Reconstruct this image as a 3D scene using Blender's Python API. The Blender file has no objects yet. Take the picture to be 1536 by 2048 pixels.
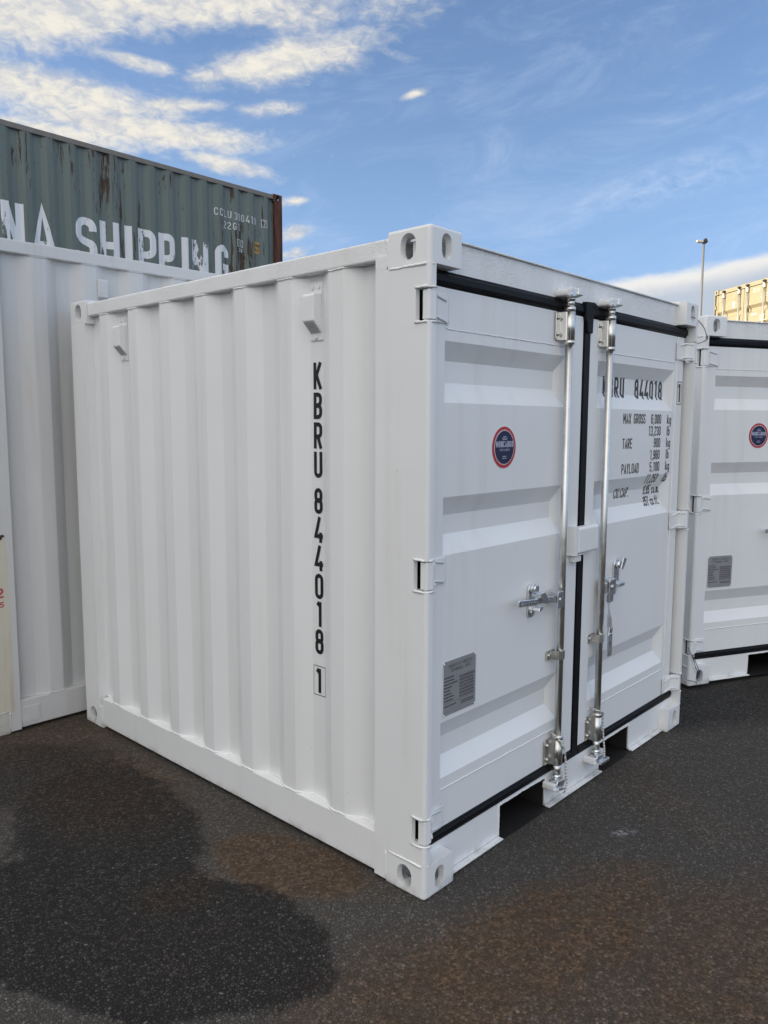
import bpy, bmesh, math, random
from mathutils import Vector, Matrix, noise as mnoise
random.seed(7)
R = math.radians
S = bpy.context.scene
COL = S.collection

# ------------------------------------------------------------------ camera
cam = bpy.data.cameras.new('camera')
camo = bpy.data.objects.new('camera', cam)
COL.objects.link(camo)
camo.location = (-1.9391, -1.5950, 1.6333)
camo.rotation_euler = (1.458918, -0.003173, -0.825491)
cam.sensor_fit = 'VERTICAL'
cam.sensor_height = 36.0
cam.sensor_width = 27.0
cam.lens = 1554.2 * 36 / 2048
cam.clip_start = 0.05
cam.clip_end = 3000
S.camera = camo

# ------------------------------------------------------------------ node helpers
class NT:
    def __init__(s, tree):
        s.t = tree
        tree.nodes.clear()
    def n(s, typ, ins=None, **kw):
        nd = s.t.nodes.new(typ)
        for k, v in kw.items():
            setattr(nd, k, v)
        for k, v in (ins or {}).items():
            s.put(nd.inputs[k], v)
        return nd
    def put(s, sock, v):
        if isinstance(v, bpy.types.NodeSocket):
            s.t.links.new(v, sock)
        elif isinstance(v, bpy.types.Node):
            s.t.links.new(v.outputs[0], sock)
        else:
            if sock.type == 'RGBA' and len(v) == 3:
                v = (*v, 1)
            sock.default_value = v
    def m(s, op, a, b=None, c=None, clamp=False):
        nd = s.n('ShaderNodeMath', operation=op, use_clamp=clamp)
        for i, v in enumerate((a, b, c)):
            if v is not None:
                s.put(nd.inputs[i], v)
        return nd.outputs[0]
    def step(s, x, a, b):
        nd = s.n('ShaderNodeMapRange', {0: x, 1: a, 2: b, 3: 0.0, 4: 1.0}, interpolation_type='SMOOTHSTEP')
        return nd.outputs[0]
    def lin(s, x, a, b, c, d):
        return s.n('ShaderNodeMapRange', {0: x, 1: a, 2: b, 3: c, 4: d}).outputs[0]
    def mix(s, f, a, b):
        nd = s.n('ShaderNodeMix', data_type='RGBA')
        s.put(nd.inputs[0], f); s.put(nd.inputs[6], a); s.put(nd.inputs[7], b)
        return nd.outputs[2]
    def noise(s, vec, scale, detail=4, rough=.55, dist=0):
        nd = s.n('ShaderNodeTexNoise', {'Vector': vec, 'Scale': scale, 'Detail': detail, 'Roughness': rough, 'Distortion': dist})
        return nd.outputs[0]
    def vscale(s, vec, sc):
        nd = s.n('ShaderNodeVectorMath', operation='MULTIPLY')
        s.put(nd.inputs[0], vec); nd.inputs[1].default_value = sc
        return nd.outputs[0]
    def xyz(s, x, y, z):
        nd = s.n('ShaderNodeCombineXYZ')
        for i, v in enumerate((x, y, z)):
            s.put(nd.inputs[i], v)
        return nd.outputs[0]

# ------------------------------------------------------------------ sky, sun, exposure
SUN_AZ, SUN_EL = -46.0, 13.0          # degrees, azimuth from +Y towards +X
SKY_STRENGTH = 0.10
W = bpy.data.worlds.new('World')
S.world = W
W.use_nodes = True
N = NT(W.node_tree)
sky = N.n('ShaderNodeTexSky', sky_type='NISHITA', sun_disc=False, sun_elevation=R(SUN_EL),
          sun_rotation=R(SUN_AZ), altitude=50, air_density=1.0, dust_density=0.6, ozone_density=3.0)
tc = N.n('ShaderNodeTexCoord')
sep = N.n('ShaderNodeSeparateXYZ', {0: tc.outputs['Generated']})
az = N.m('DEGREES', N.m('ARCTAN2', sep.outputs[0], sep.outputs[1]))
el = N.m('DEGREES', N.m('ARCSINE', sep.outputs[2]))
# cloud puffs: azimuth, elevation, half widths, tilt, weight
CLOUDS = [(32.4, 26.2, 13.5, 1.25, 2.0, 1.0), (22.0, 24.0, 9.0, 1.75, 8.0, 1.05), (41.2, 23.75, 5.8, 1.05, 12.0, 1.02),
          (43.6, 24.0, 2.4, .9, 22.0, .85), (36.3, 22.55, 2.8, .42, 6.0, .9), (30.4, 22.75, 2.6, .42, -8.0, .9),
          (25.4, 20.45, 7.0, 1.15, -3.0, 1.08), (32.9, 20.55, 3.2, .42, 5.0, .95), (30.6, 19.0, 7.6, .85, -2.0, 1.05),
          (24.0, 18.0, 7.5, 1.0, 0.0, .95), (36.1, 17.35, 2.9, .5, -10.0, .95), (39.0, 20.75, 2.2, .42, 4.0, .78),
          (41.0, 15.3, .9, .3, 8.0, .85), (40.9, 13.2, 1.1, .5, 15.0, .9), (40.8, 11.9, 1.1, .4, 15.0, .9),
          (49.4, 21.9, .95, .26, 14.0, .8), (48.3, 24.0, 1.3, .36, -10.0, .6),
          (12.0, 16.0, 9.0, 4.0, 10.0, 1.0), (5.0, 30.0, 14.0, 3.0, 5.0, .9), (32.0, 33.0, 18.0, 3.0, 5.0, .95),
          (-12.0, 22.0, 12.0, 5.0, 5.0, .9)]
dens = None
for a0, e0, ra, re, tilt, w in CLOUDS:
    ct, st = math.cos(R(tilt)), math.sin(R(tilt))
    da = N.m('SUBTRACT', az, a0); de = N.m('SUBTRACT', el, e0)
    u = N.m('ADD', N.m('MULTIPLY', da, ct / ra), N.m('MULTIPLY', de, st / ra))
    v = N.m('ADD', N.m('MULTIPLY', da, -st / re), N.m('MULTIPLY', de, ct / re))
    q = N.m('ADD', N.m('MULTIPLY', u, u), N.m('MULTIPLY', v, v))
    g = N.m('MULTIPLY', N.m('EXPONENT', N.m('MULTIPLY', q, -0.62)), w)
    dens = g if dens is None else N.m('MAXIMUM', dens, g)
cv = N.xyz(N.m('MULTIPLY', az, .24), N.m('MULTIPLY', el, .50), 0.0)
fb = N.noise(cv, 1.0, 9, .62, .35)
fb2 = N.noise(N.xyz(N.m('MULTIPLY', az, .80), N.m('MULTIPLY', el, 1.6), 4.0), 1.0, 8, .62, .5)
d1 = N.m('ADD', dens, N.m('MULTIPLY', N.m('SUBTRACT', fb, .5), 1.15))
d1 = N.m('ADD', d1, N.m('MULTIPLY', N.m('SUBTRACT', fb2, .5), .55))
cmask = N.m('MULTIPLY', N.step(d1, .22, .98), N.step(dens, .04, .25))
# grey bank low on the right: its upper edge climbs to the right
edge = N.m('ADD', 9.75, N.m('MULTIPLY', N.m('SUBTRACT', az, 62.0), .135))
bd = N.m('SUBTRACT', edge, el)
bd = N.m('ADD', bd, N.m('MULTIPLY', N.m('SUBTRACT', fb, .5), 1.6))
bank = N.m('MULTIPLY', N.step(bd, -.15, .75), N.m('MULTIPLY', N.step(az, 57.0, 64.0), N.m('SUBTRACT', 1.0, N.step(az, 110, 130))))
# thin cirrus veils
ci = N.noise(N.xyz(N.m('ADD', N.m('MULTIPLY', az, .10), N.m('MULTIPLY', el, .05)), N.m('SUBTRACT', N.m('MULTIPLY', el, .34), N.m('MULTIPLY', az, .06)), 9.0), 1.0, 9, .68, .9)
cirrus = N.m('MULTIPLY', N.step(ci, .40, .92), .32)
da = N.m('SUBTRACT', az, 67.0); de = N.m('SUBTRACT', N.m('SUBTRACT', el, 15.8), N.m('MULTIPLY', da, .20))
streak = N.m('EXPONENT', N.m('MULTIPLY', N.m('ADD', N.m('MULTIPLY', N.m('MULTIPLY', da, da), .022), N.m('MULTIPLY', N.m('MULTIPLY', de, de), .75)), -1.0))
cirrus = N.m('ADD', cirrus, N.m('MULTIPLY', N.m('MULTIPLY', streak, N.step(fb2, .30, .72)), .30))
cirrus = N.m('MULTIPLY', cirrus, N.step(az, 20, 45))
# broad bright high cloud added behind the photographer, unseen, to light the white walls
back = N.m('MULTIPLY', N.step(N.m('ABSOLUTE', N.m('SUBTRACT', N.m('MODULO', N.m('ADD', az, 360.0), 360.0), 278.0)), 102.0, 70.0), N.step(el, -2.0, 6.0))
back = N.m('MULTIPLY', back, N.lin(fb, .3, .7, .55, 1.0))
veil = N.m('MULTIPLY', N.m('MULTIPLY', N.step(az, 85.0, 120.0), N.step(el, 8.0, 40.0)), N.lin(ci, .3, .7, .25, .6))
sh = N.step(N.m('ADD', N.m('MULTIPLY', fb2, .6), N.m('MULTIPLY', N.noise(N.xyz(N.m('MULTIPLY', az, .20), N.m('ADD', N.m('MULTIPLY', el, .52), .22), 0.0), 1.0, 5, .6, .35), .4)), .36, .62)
K = 1.0 / SKY_STRENGTH
def sc(c, k=1.0): return tuple(x * k * K for x in c)
hsv = N.n('ShaderNodeHueSaturation', {'Saturation': 1.04, 'Value': .85, 'Color': sky})
skm = N.n('ShaderNodeMix', {0: 1.0}, data_type='RGBA', blend_type='MULTIPLY')
N.put(skm.inputs[6], hsv); skm.inputs[7].default_value = (1.20, 1.02, 1.02, 1)
skyc = N.mix(N.m('MULTIPLY', N.m('SUBTRACT', 1.0, N.step(el, 5.0, 20.0)), .60), skm.outputs[2], sc((.25, .43, .80), .40))
CL_HI, CL_LO = (.99, .935, .82), (.62, .655, .72)
col = N.mix(cirrus, skyc, sc((.62, .72, .90), .45))
col = N.mix(veil, col, sc((.90, .95, 1.0), .62))
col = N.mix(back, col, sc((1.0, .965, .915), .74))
col = N.mix(bank, col, N.mix(N.step(bd, .2, 2.2), sc((1.0, .97, .92), .36), sc((.56, .63, .74), .36)))
col = N.mix(N.m('MULTIPLY', cmask, .97), col, N.mix(sh, sc(CL_LO, .35), sc(CL_HI, .355)))
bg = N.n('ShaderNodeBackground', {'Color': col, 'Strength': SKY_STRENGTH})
out = N.n('ShaderNodeOutputWorld', {'Surface': bg})

sun = bpy.data.lights.new('sun', 'SUN')
sun.energy = 2.3
sun.angle = R(.5)
sun.color = (1.0, .83, .58)
suno = bpy.data.objects.new('sun', sun)
COL.objects.link(suno)
sd = Vector((math.sin(R(SUN_AZ)) * math.cos(R(SUN_EL)), math.cos(R(SUN_AZ)) * math.cos(R(SUN_EL)), math.sin(R(SUN_EL))))
suno.rotation_euler = sd.to_track_quat('Z', 'Y').to_euler()
suno.location = sd * 60

S.view_settings.view_transform = 'Standard'
S.view_settings.look = 'None'
S.view_settings.exposure = 1.40
S.view_settings.gamma = 1.0
S.render.engine = 'CYCLES'

# ------------------------------------------------------------------ materials
def mat(name, fn):
    m = bpy.data.materials.new(name)
    m.use_nodes = True
    n = NT(m.node_tree)
    n.out = n.n('ShaderNodeOutputMaterial')
    n.tc = n.n('ShaderNodeTexCoord')
    n.ob = n.tc.outputs['Object']
    n.geo = n.n('ShaderNodeNewGeometry')
    n.pos = n.geo.outputs['Position']
    fn(n)
    return m
def bsdf(n, color, rough=.5, metal=0.0, normal=None, **kw):
    b = n.n('ShaderNodeBsdfPrincipled', {'Base Color': color, 'Roughness': rough, 'Metallic': metal})
    if normal is not None:
        n.put(b.inputs['Normal'], normal)
    for k, v in kw.items():
        n.put(b.inputs[k], v)
    n.put(n.out.inputs[0], b)
    return b
def bump(n, h, strength=.3, dist=.002, prev=None):
    b = n.n('ShaderNodeBump', {'Height': h, 'Strength': strength, 'Distance': dist})
    if prev is not None:
        n.put(b.inputs['Normal'], prev)
    return b.outputs[0]

def m_white(base=(.79, .80, .80), streak=.15, dirt=(.42, .36, .28), dew=0.0, low=0.0):
    def fn(n):
        big = n.noise(n.ob, 1.6, 3, .5)
        st = n.noise(n.vscale(n.ob, (9, 9, .6)), 1.0, 5, .6)
        fine = n.noise(n.ob, 160, 2, .5)
        c = n.mix(n.m('MULTIPLY', n.step(big, .2, .8), .5), base, tuple(x * .91 for x in base))
        c = n.mix(n.m('MULTIPLY', n.step(st, .52, .80), streak), c, dirt)
        sp = n.n('ShaderNodeTexVoronoi', {'Vector': n.ob, 'Scale': 34})
        chip = n.m('MULTIPLY', n.m('LESS_THAN', sp.outputs['Distance'], .055), n.m('GREATER_THAN', n.noise(n.ob, 2.3, 3), .60))
        c = n.mix(n.m('MULTIPLY', chip, .7), c, (.12, .10, .08))
        if low:
            sp2 = n.n('ShaderNodeSeparateXYZ', {0: n.ob})
            lowm = n.m('MULTIPLY', n.m('SUBTRACT', 1.0, n.step(sp2.outputs[2], .0, low)), n.step(n.noise(n.ob, 9, 5, .65), .42, .68))
            c = n.mix(n.m('MULTIPLY', lowm, .55), c, (.16, .13, .10))
        rough = n.m('ADD', .30, n.m('MULTIPLY', n.step(big, .2, .8), .10))
        nb = bump(n, n.noise(n.ob, 3.2, 2, .5), .30, .010)
        nb = bump(n, fine, .12, .0012, nb)
        if dew:
            v = n.n('ShaderNodeTexVoronoi', {'Vector': n.ob, 'Scale': 150, 'Randomness': 1.0})
            area = n.step(n.noise(n.ob, 5.0, 5, .7), .38, .62)
            drop = n.m('MULTIPLY', n.m('SUBTRACT', 1.0, n.step(v.outputs['Distance'], .18, .42)), area)
            nb = bump(n, drop, .8 * dew, .0022, nb)
            rough = n.m('SUBTRACT', rough, n.m('MULTIPLY', drop, .18))
            c = n.mix(n.m('MULTIPLY', drop, .5), c, (.86, .87, .88))
        bsdf(n, c, rough, 0, nb)
    return fn
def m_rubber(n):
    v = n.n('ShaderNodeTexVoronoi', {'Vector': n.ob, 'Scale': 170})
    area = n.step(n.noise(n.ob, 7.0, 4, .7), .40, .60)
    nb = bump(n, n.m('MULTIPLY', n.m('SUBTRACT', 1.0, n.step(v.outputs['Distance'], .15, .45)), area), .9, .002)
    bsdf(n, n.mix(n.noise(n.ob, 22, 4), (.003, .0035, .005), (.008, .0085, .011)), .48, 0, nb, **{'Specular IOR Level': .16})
def m_zinc(base, r0, r1, sc=26):
    def fn(n):
        a = n.noise(n.ob, sc, 6, .65)
        b = n.noise(n.vscale(n.ob, (60, 60, 5)), 1.0, 3)
        c = n.mix(n.step(a, .3, .7), tuple(x * .86 for x in base), base)
        c = n.mix(n.m('MULTIPLY', n.step(b, .58, .75), .30), c, (.34, .31, .26))
        bsdf(n, c, n.lin(a, .3, .7, r0, r1), 1.0, bump(n, a, .25, .001))
    return fn
def m_plain(c, rough=.5, metal=0.0, var=.15, sc=30):
    def fn(n):
        a = n.noise(n.ob, sc, 4, .6)
        bsdf(n, n.mix(a, tuple(x * (1 - var) for x in c), tuple(min(1, x * (1 + var)) for x in c)), rough, metal, bump(n, a, .15, .001))
    return fn
M = {}
M['white'] = mat('white_paint', m_white())
M['dew'] = mat('white_paint_with_dew', m_white(dew=1.0))
M['lowwhite'] = mat('white_paint_scuffed', m_white(low=.055))
M['grille'] = mat('vent_holes', m_plain((.16, .16, .155), .6))
M['oldwhite'] = mat('old_white_paint', m_white((.60, .605, .60), .35, (.40, .32, .24)))
M['oldlow'] = mat('old_white_paint_grimy', m_white((.58, .57, .53), .4, (.30, .24, .16), low=.09))
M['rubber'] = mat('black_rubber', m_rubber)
M['galv'] = mat('galvanised_tube', m_zinc((.74, .73, .69), .28, .42))
M['zinc'] = mat('bright_zinc', m_zinc((.80, .82, .84), .26, .42, 40))
M['ink'] = mat('black_lettering', m_plain((.014, .014, .016), .42))
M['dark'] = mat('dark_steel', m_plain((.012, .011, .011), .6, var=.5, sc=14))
M['plate'] = mat('grey_data_plate', m_plain((.27, .27, .28), .5, .1, .10))
M['plateink'] = mat('plate_print', m_plain((.075, .075, .08), .5))
M['red'] = mat('sticker_red', m_plain((.45, .025, .035), .4))
M['navy'] = mat('sticker_navy', m_plain((.008, .012, .055), .55))
M['swhite'] = mat('sticker_white', m_plain((.75, .72, .74), .4, var=.05))
M['slilac'] = mat('sticker_pale_print', m_plain((.42, .44, .58), .4, var=.05))
M['wire'] = mat('steel_wire', m_plain((.22, .23, .25), .40, .8))
M['lampmetal'] = mat('lamp_metal', m_plain((.24, .24, .235), .5, .2))
M['lampdark'] = mat('lamp_dark', m_plain((.03, .03, .035), .5))
M['lamphead'] = mat('lamp_head', m_plain((.62, .58, .48), .4))
def m_rope(n):
    wv = n.n('ShaderNodeTexWave', {'Vector': n.ob, 'Scale': 42.0, 'Distortion': .6, 'Detail': 1.0}, wave_type='BANDS', bands_direction='DIAGONAL')
    bsdf(n, n.mix(wv.outputs[0], (.34, .32, .29), (.78, .76, .72)), .8, 0, bump(n, wv.outputs[0], .8, .003))
M['rope'] = mat('braided_rope', m_rope)

def m_green(n):
    base = n.mix(n.noise(n.ob, 1.2, 4), (.108, .140, .126), (.140, .174, .156))
    st = n.noise(n.vscale(n.ob, (7, 7, .9)), 1.0, 6, .6)
    c = n.mix(n.m('MULTIPLY', n.step(st, .5, .8), .45), base, (.088, .108, .099))
    s1 = n.noise(n.vscale(n.ob, (14, 14, 1.7)), 1.0, 7, .72, .5)
    big = n.noise(n.vscale(n.ob, (.9, .9, .35)), 1.0, 3, .5)
    rust = n.step(n.m('ADD', s1, n.m('MULTIPLY', n.m('SUBTRACT', big, .5), .60)), .60, .635)
    rc = n.mix(n.noise(n.ob, 11, 4), (.030, .018, .013), (.105, .066, .043))
    s2 = n.noise(n.vscale(n.ob, (26, 26, 9)), 1.0, 6, .7)
    chip = n.step(s2, .64, .67)
    rust = n.m('MAXIMUM', rust, chip)
    bsdf(n, n.mix(rust, c, rc), n.lin(rust, 0, 1, .48, .85), 0, bump(n, n.noise(n.ob, 4, 3), .3, .01))
M['green'] = mat('weathered_green_paint', m_green)
def m_rustpost(n):
    a = n.noise(n.vscale(n.ob, (16, 16, 2.2)), 1.0, 6, .65)
    c = n.mix(n.step(a, .35, .6), (.030, .014, .011), (.12, .040, .022))
    c = n.mix(n.step(n.noise(n.vscale(n.ob, (20, 20, .8)), 1.0, 4), .60, .72), c, (.16, .10, .07))
    bsdf(n, c, .8, 0, bump(n, a, .5, .003))
M['rustpost'] = mat('rusted_post', m_rustpost)
M['greenrail'] = mat('weathered_rail', m_plain((.19, .175, .155), .6, 0, .35, 9))
def m_worntext(n):
    a = n.noise(n.vscale(n.ob, (13, 13, 4.5)), 1.0, 7, .72, .4)
    big = n.noise(n.vscale(n.ob, (2.6, 2.6, .8)), 1.0, 2)
    k = n.step(n.m('ADD', a, n.m('MULTIPLY', n.m('SUBTRACT', big, .5), .8)), .60, .635)
    b = n.n('ShaderNodeBsdfPrincipled', {'Base Color': (.72, .74, .76, 1), 'Roughness': .5})
    t = n.n('ShaderNodeBsdfTransparent')
    mx = n.n('ShaderNodeMixShader', {0: k, 1: b, 2: t})
    n.put(n.out.inputs[0], mx)
M['worntext'] = mat('worn_white_lettering', m_worntext)
M['greytext'] = mat('pale_code_lettering', m_plain((.60, .62, .62), .5, 0, .12))
M['amber'] = mat('amber_label', m_plain((.50, .27, .03), .5))
M['yellow'] = mat('cream_yellow_paint', m_plain((.39, .35, .24), .55, 0, .18, 6))
M['yellowprint'] = mat('pale_print', m_plain((.78, .74, .62), .5))
def m_rustspot(n):
    bsdf(n, n.mix(n.noise(n.ob, 40, 5, .7), (.035, .012, .009), (.10, .035, .02)), .85)
M['rust'] = mat('rust', m_rustspot)
M['cream'] = mat('stained_cream_paint', m_white((.62, .585, .49), .6, (.30, .20, .10)))
M['redstencil'] = mat('faded_red_stencil', m_plain((.42, .08, .08), .6))
M['leafm'] = mat('dead_leaf', m_plain((.010, .008, .007), .8))
M['stackgrey'] = mat('pale_grey_paint', m_plain((.55, .55, .53), .5, 0, .12, 3))

# ---- asphalt
def m_asphalt(n):
    p = n.pos
    sp = n.n('ShaderNodeSeparateXYZ', {0: p})
    X, Y = sp.outputs[0], sp.outputs[1]
    wob = n.noise(p, 3.0, 6, .65)
    wob2 = n.noise(p, 11.0, 5, .65)
    def blob(cx, cy, ra, rb, ang, soft0, soft1, amp):
        c, s = math.cos(R(ang)), math.sin(R(ang))
        dx = n.m('SUBTRACT', X, cx); dy = n.m('SUBTRACT', Y, cy)
        u = n.m('ADD', n.m('MULTIPLY', dx, c / ra), n.m('MULTIPLY', dy, s / ra))
        v = n.m('ADD', n.m('MULTIPLY', dx, -s / rb), n.m('MULTIPLY', dy, c / rb))
        d = n.m('SQRT', n.m('ADD', n.m('MULTIPLY', u, u), n.m('MULTIPLY', v, v)))
        d = n.m('ADD', d, n.m('MULTIPLY', n.m('SUBTRACT', wob, .5), amp))
        d = n.m('ADD', d, n.m('MULTIPLY', n.m('SUBTRACT', wob2, .5), amp * .45))
        return n.m('SUBTRACT', 1.0, n.step(d, soft0, soft1))
    def union(a, b): return n.m('MAXIMUM', a, b)
    wet = union(blob(-.72, .50, .62, .36, 120, .90, 1.0, .42), blob(-.50, 1.25, .78, .36, 74, .84, 1.02, .75))
    wet = union(wet, blob(-.86, .95, .40, .34, 110, .80, 1.05, .7))
    wet = union(wet, n.m('MULTIPLY', blob(-.46, 1.95, .44, .34, 80, .60, 1.15, 1.0), .8))
    wet = union(wet, n.m('MULTIPLY', blob(2.7, -.05, 1.1, .35, -28, .5, 1.2, .9), .8))
    brown = union(blob(-.17, .53, .37, .20, 105, .70, 1.05, .9), n.m('MULTIPLY', blob(.06, -.40, .80, .30, -12, .55, 1.1, 1.2), 1.0))
    brown = union(brown, n.m('MULTIPLY', blob(-.36, 1.55, .55, .36, 80, .4, 1.2, .9), .9))
    brown = union(brown, n.m('MULTIPLY', blob(.45, -1.0, .80, .55, -30, .4, 1.2, 1.0), .9))
    brown = union(brown, n.m('MULTIPLY', blob(-.40, -.25, .45, .30, -10, .4, 1.2, 1.0), .75))
    brown = union(brown, n.m('MULTIPLY', blob(-.25, 2.3, .4, .6, 80, .4, 1.2, .9), .6))
    brown = union(brown, n.m('MULTIPLY', blob(-.55, .66, .18, .14, 0, .4, 1.2, .8), .75))
    gen = n.step(n.noise(p, 1.1, 6, .62), .50, .68)
    # aggregate
    v1 = n.n('ShaderNodeTexVoronoi', {'Vector': p, 'Scale': 92.0, 'Randomness': 1.0})
    ve = n.n('ShaderNodeTexVoronoi', {'Vector': p, 'Scale': 92.0, 'Randomness': 1.0}, feature='DISTANCE_TO_EDGE')
    v2 = n.n('ShaderNodeTexVoronoi', {'Vector': p, 'Scale': 230.0, 'Randomness': 1.0})
    sv = n.n('ShaderNodeSeparateColor', {0: v1.outputs['Color']})
    sv2 = n.n('ShaderNodeSeparateColor', {0: v2.outputs['Color']})
    stone = n.step(ve.outputs[0], .03, .20)
    tone = n.m('ADD', n.m('MULTIPLY', n.m('POWER', sv.outputs[0], 2.0), .8), n.m('MULTIPLY', sv2.outputs[0], .35))
    fine = n.noise(p, 260, 3, .6)
    dry = n.mix(tone, (.058, .052, .046), (.150, .139, .125))
    dry = n.mix(stone, n.mix(fine, (.030, .027, .024), (.075, .068, .060)), dry)
    damp = n.mix(n.m('POWER', sv.outputs[0], 1.15), (.012, .0116, .0115), (.066, .063, .060))
    damp = n.mix(n.step(ve.outputs[0], .05, .30), (.0045, .0045, .005), damp)
    bm = n.m('ADD', n.m('MULTIPLY', brown, .90), n.m('MULTIPLY', gen, .25), clamp=True)
    bm = n.m('MULTIPLY', bm, n.lin(wob2, .3, .7, .5, 1.0))
    rustc = n.mix(tone, (.046, .027, .015), (.165, .100, .055))
    rustw = n.mix(stone, (.006, .0045, .004), n.mix(tone, (.020, .012, .009), (.085, .055, .042)))
    c = n.mix(n.m('MULTIPLY', wet, .82), n.mix(bm, dry, rustc), n.mix(n.m('MULTIPLY', bm, .8), damp, rustw))
    # pale scuff and stray light chips
    smear = n.m('MULTIPLY', blob(.90, -.29, .07, .03, -30, .2, 1.2, 1.3), n.step(n.noise(p, 45, 4, .7), .42, .60))
    c = n.mix(n.m('MULTIPLY', smear, .65), c, (.40, .42, .45))
    sparse = n.m('GREATER_THAN', sv.outputs[1], .993)
    c = n.mix(n.m('MULTIPLY', sparse, n.m('MULTIPLY', stone, .5)), c, (.22, .21, .20))
    rough = n.m('SUBTRACT', n.lin(tone, 0, 1, .92, .72), n.m('MULTIPLY', wet, .06))
    h = n.m('ADD', n.m('MULTIPLY', n.m('MULTIPLY', stone, n.m('ADD', .35, sv.outputs[2])), 1.0), n.m('MULTIPLY', n.m('SUBTRACT', 1.0, v2.outputs['Distance']), .25))
    nb = bump(n, h, .85, .006)
    bsdf(n, c, rough, 0, nb, **{'Specular IOR Level': .22})
M['asphalt'] = mat('asphalt', m_asphalt)

# ------------------------------------------------------------------ mesh builder
class MB:
    def __init__(s):
        s.v, s.f, s.sm = [], [], []
    def add(s, vs, fs, smooth=False):
        o = len(s.v)
        s.v += [tuple(v) for v in vs]
        for i, f in enumerate(fs):
            s.f.append([o + k for k in f])
            s.sm.append(smooth if isinstance(smooth, bool) else smooth[i])
        return s
    def addbm(s, bm, smooth=False):
        bm.verts.index_update()
        s.add([v.co for v in bm.verts], [[v.index for v in f.verts] for f in bm.faces], smooth)
        bm.free()
        return s
    def box(s, x0, x1, y0, y1, z0, z1, b=0.0, seg=2):
        bm = bmesh.new()
        bmesh.ops.create_cube(bm, size=1, matrix=Matrix.Translation(((x0 + x1) / 2, (y0 + y1) / 2, (z0 + z1) / 2)) @ Matrix.Diagonal((x1 - x0, y1 - y0, z1 - z0, 1)))
        if b:
            bmesh.ops.bevel(bm, geom=bm.edges[:], offset=b, segments=seg, profile=.5, affect='EDGES')
        return s.addbm(bm)
    def prism(s, poly, ax, a0, a1, b=0.0, seg=2, smooth=False):
        def P(p, a):
            return {'x': (a, p[0], p[1]), 'y': (p[0], a, p[1]), 'z': (p[0], p[1], a)}[ax]
        n = len(poly)
        vs = [P(p, a0) for p in poly] + [P(p, a1) for p in poly]
        fs = [list(range(n))[::-1], list(range(n, 2 * n))] + [[i, (i + 1) % n, n + (i + 1) % n, n + i] for i in range(n)]
        if not b:
            return s.add(vs, fs, [False, False] + [smooth] * n)
        bm = bmesh.new()
        bv = [bm.verts.new(v) for v in vs]
        for f in fs:
            bm.faces.new([bv[i] for i in f])
        bmesh.ops.recalc_face_normals(bm, faces=bm.faces)
        bmesh.ops.bevel(bm, geom=bm.edges[:], offset=b, segments=seg, profile=.5, affect='EDGES')
        return s.addbm(bm)
    def cyl(s, p0, p1, r, r1=None, n=18, caps=True):
        p0, p1 = Vector(p0), Vector(p1)
        r1 = r if r1 is None else r1
        d = (p1 - p0).normalized()
        a = d.orthogonal().normalized(); b = d.cross(a)
        vs = []
        for p, q in ((p0, r), (p1, r1)):
            vs += [p + (a * math.cos(2 * math.pi * i / n) + b * math.sin(2 * math.pi * i / n)) * q for i in range(n)]
        s.add(vs, [[i, (i + 1) % n, n + (i + 1) % n, n + i] for i in range(n)], True)
        if caps:
            s.add(vs[:n], [list(range(n))[::-1]]); s.add(vs[n:], [list(range(n))])
        return s
    def tube(s, pts, r, n=8):
        pts = [Vector(p) for p in pts]
        rs = r if isinstance(r, (list, tuple)) else [r] * len(pts)
        a = None; vs = []
        for i, p in enumerate(pts):
            t = (pts[min(i + 1, len(pts) - 1)] - pts[max(i - 1, 0)]).normalized()
            a = t.orthogonal().normalized() if a is None else (a - t * a.dot(t)).normalized()
            b = t.cross(a)
            vs += [p + (a * math.cos(2 * math.pi * k / n) + b * math.sin(2 * math.pi * k / n)) * rs[i] for k in range(n)]
        m = len(pts)
        fs = [[i * n + k, i * n + (k + 1) % n, (i + 1) * n + (k + 1) % n, (i + 1) * n + k] for i in range(m - 1) for k in range(n)]
        s.add(vs, fs + [list(range(n))[::-1], list(range((m - 1) * n, m * n))], [True] * len(fs) + [False, False])
        return s
    def xf(s, mtx):
        s.v = [tuple(mtx @ Vector(v)) for v in s.v]
        return s
    def mesh(s, name, m):
        me = bpy.data.meshes.new(name)
        me.from_pydata(s.v, [], s.f)
        me.polygons.foreach_set('use_smooth', s.sm)
        me.materials.append(m)
        bm = bmesh.new(); bm.from_mesh(me)
        bmesh.ops.remove_doubles(bm, verts=bm.verts, dist=1e-6)
        bmesh.ops.recalc_face_normals(bm, faces=bm.faces)
        bm.to_mesh(me); bm.free()
        return me
    def build(s, name, m, parent=None, loc=None):
        o = bpy.data.objects.new(name, s.mesh(name, m))
        COL.objects.link(o)
        if parent is not None: o.parent = parent
        if loc: o.location = loc
        return o
def link(name, me, parent=None, loc=(0, 0, 0)):
    o = bpy.data.objects.new(name, me)
    COL.objects.link(o)
    o.parent = parent; o.location = loc
    return o
def tag(o, label=None, cat=None, group=None, kind=None):
    if label: o['label'] = label
    if cat: o['category'] = cat
    if group: o['group'] = group
    if kind: o['kind'] = kind
    return o
def thing(name, label, cat, loc=(0, 0, 0), rz=0.0, group=None):
    o = bpy.data.objects.new(name, None)
    COL.objects.link(o)
    o.empty_display_size = .2
    o.location = loc; o.rotation_euler = (0, 0, rz)
    return tag(o, label, cat, group)
def copy_tree(o, parent=None, skip=()):
    c = o.copy(); COL.objects.link(c)
    if parent is not None: c.parent = parent
    for ch in list(o.children):
        if ch.name.split('.')[0] not in skip:
            copy_tree(ch, c, skip)
    return c
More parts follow.
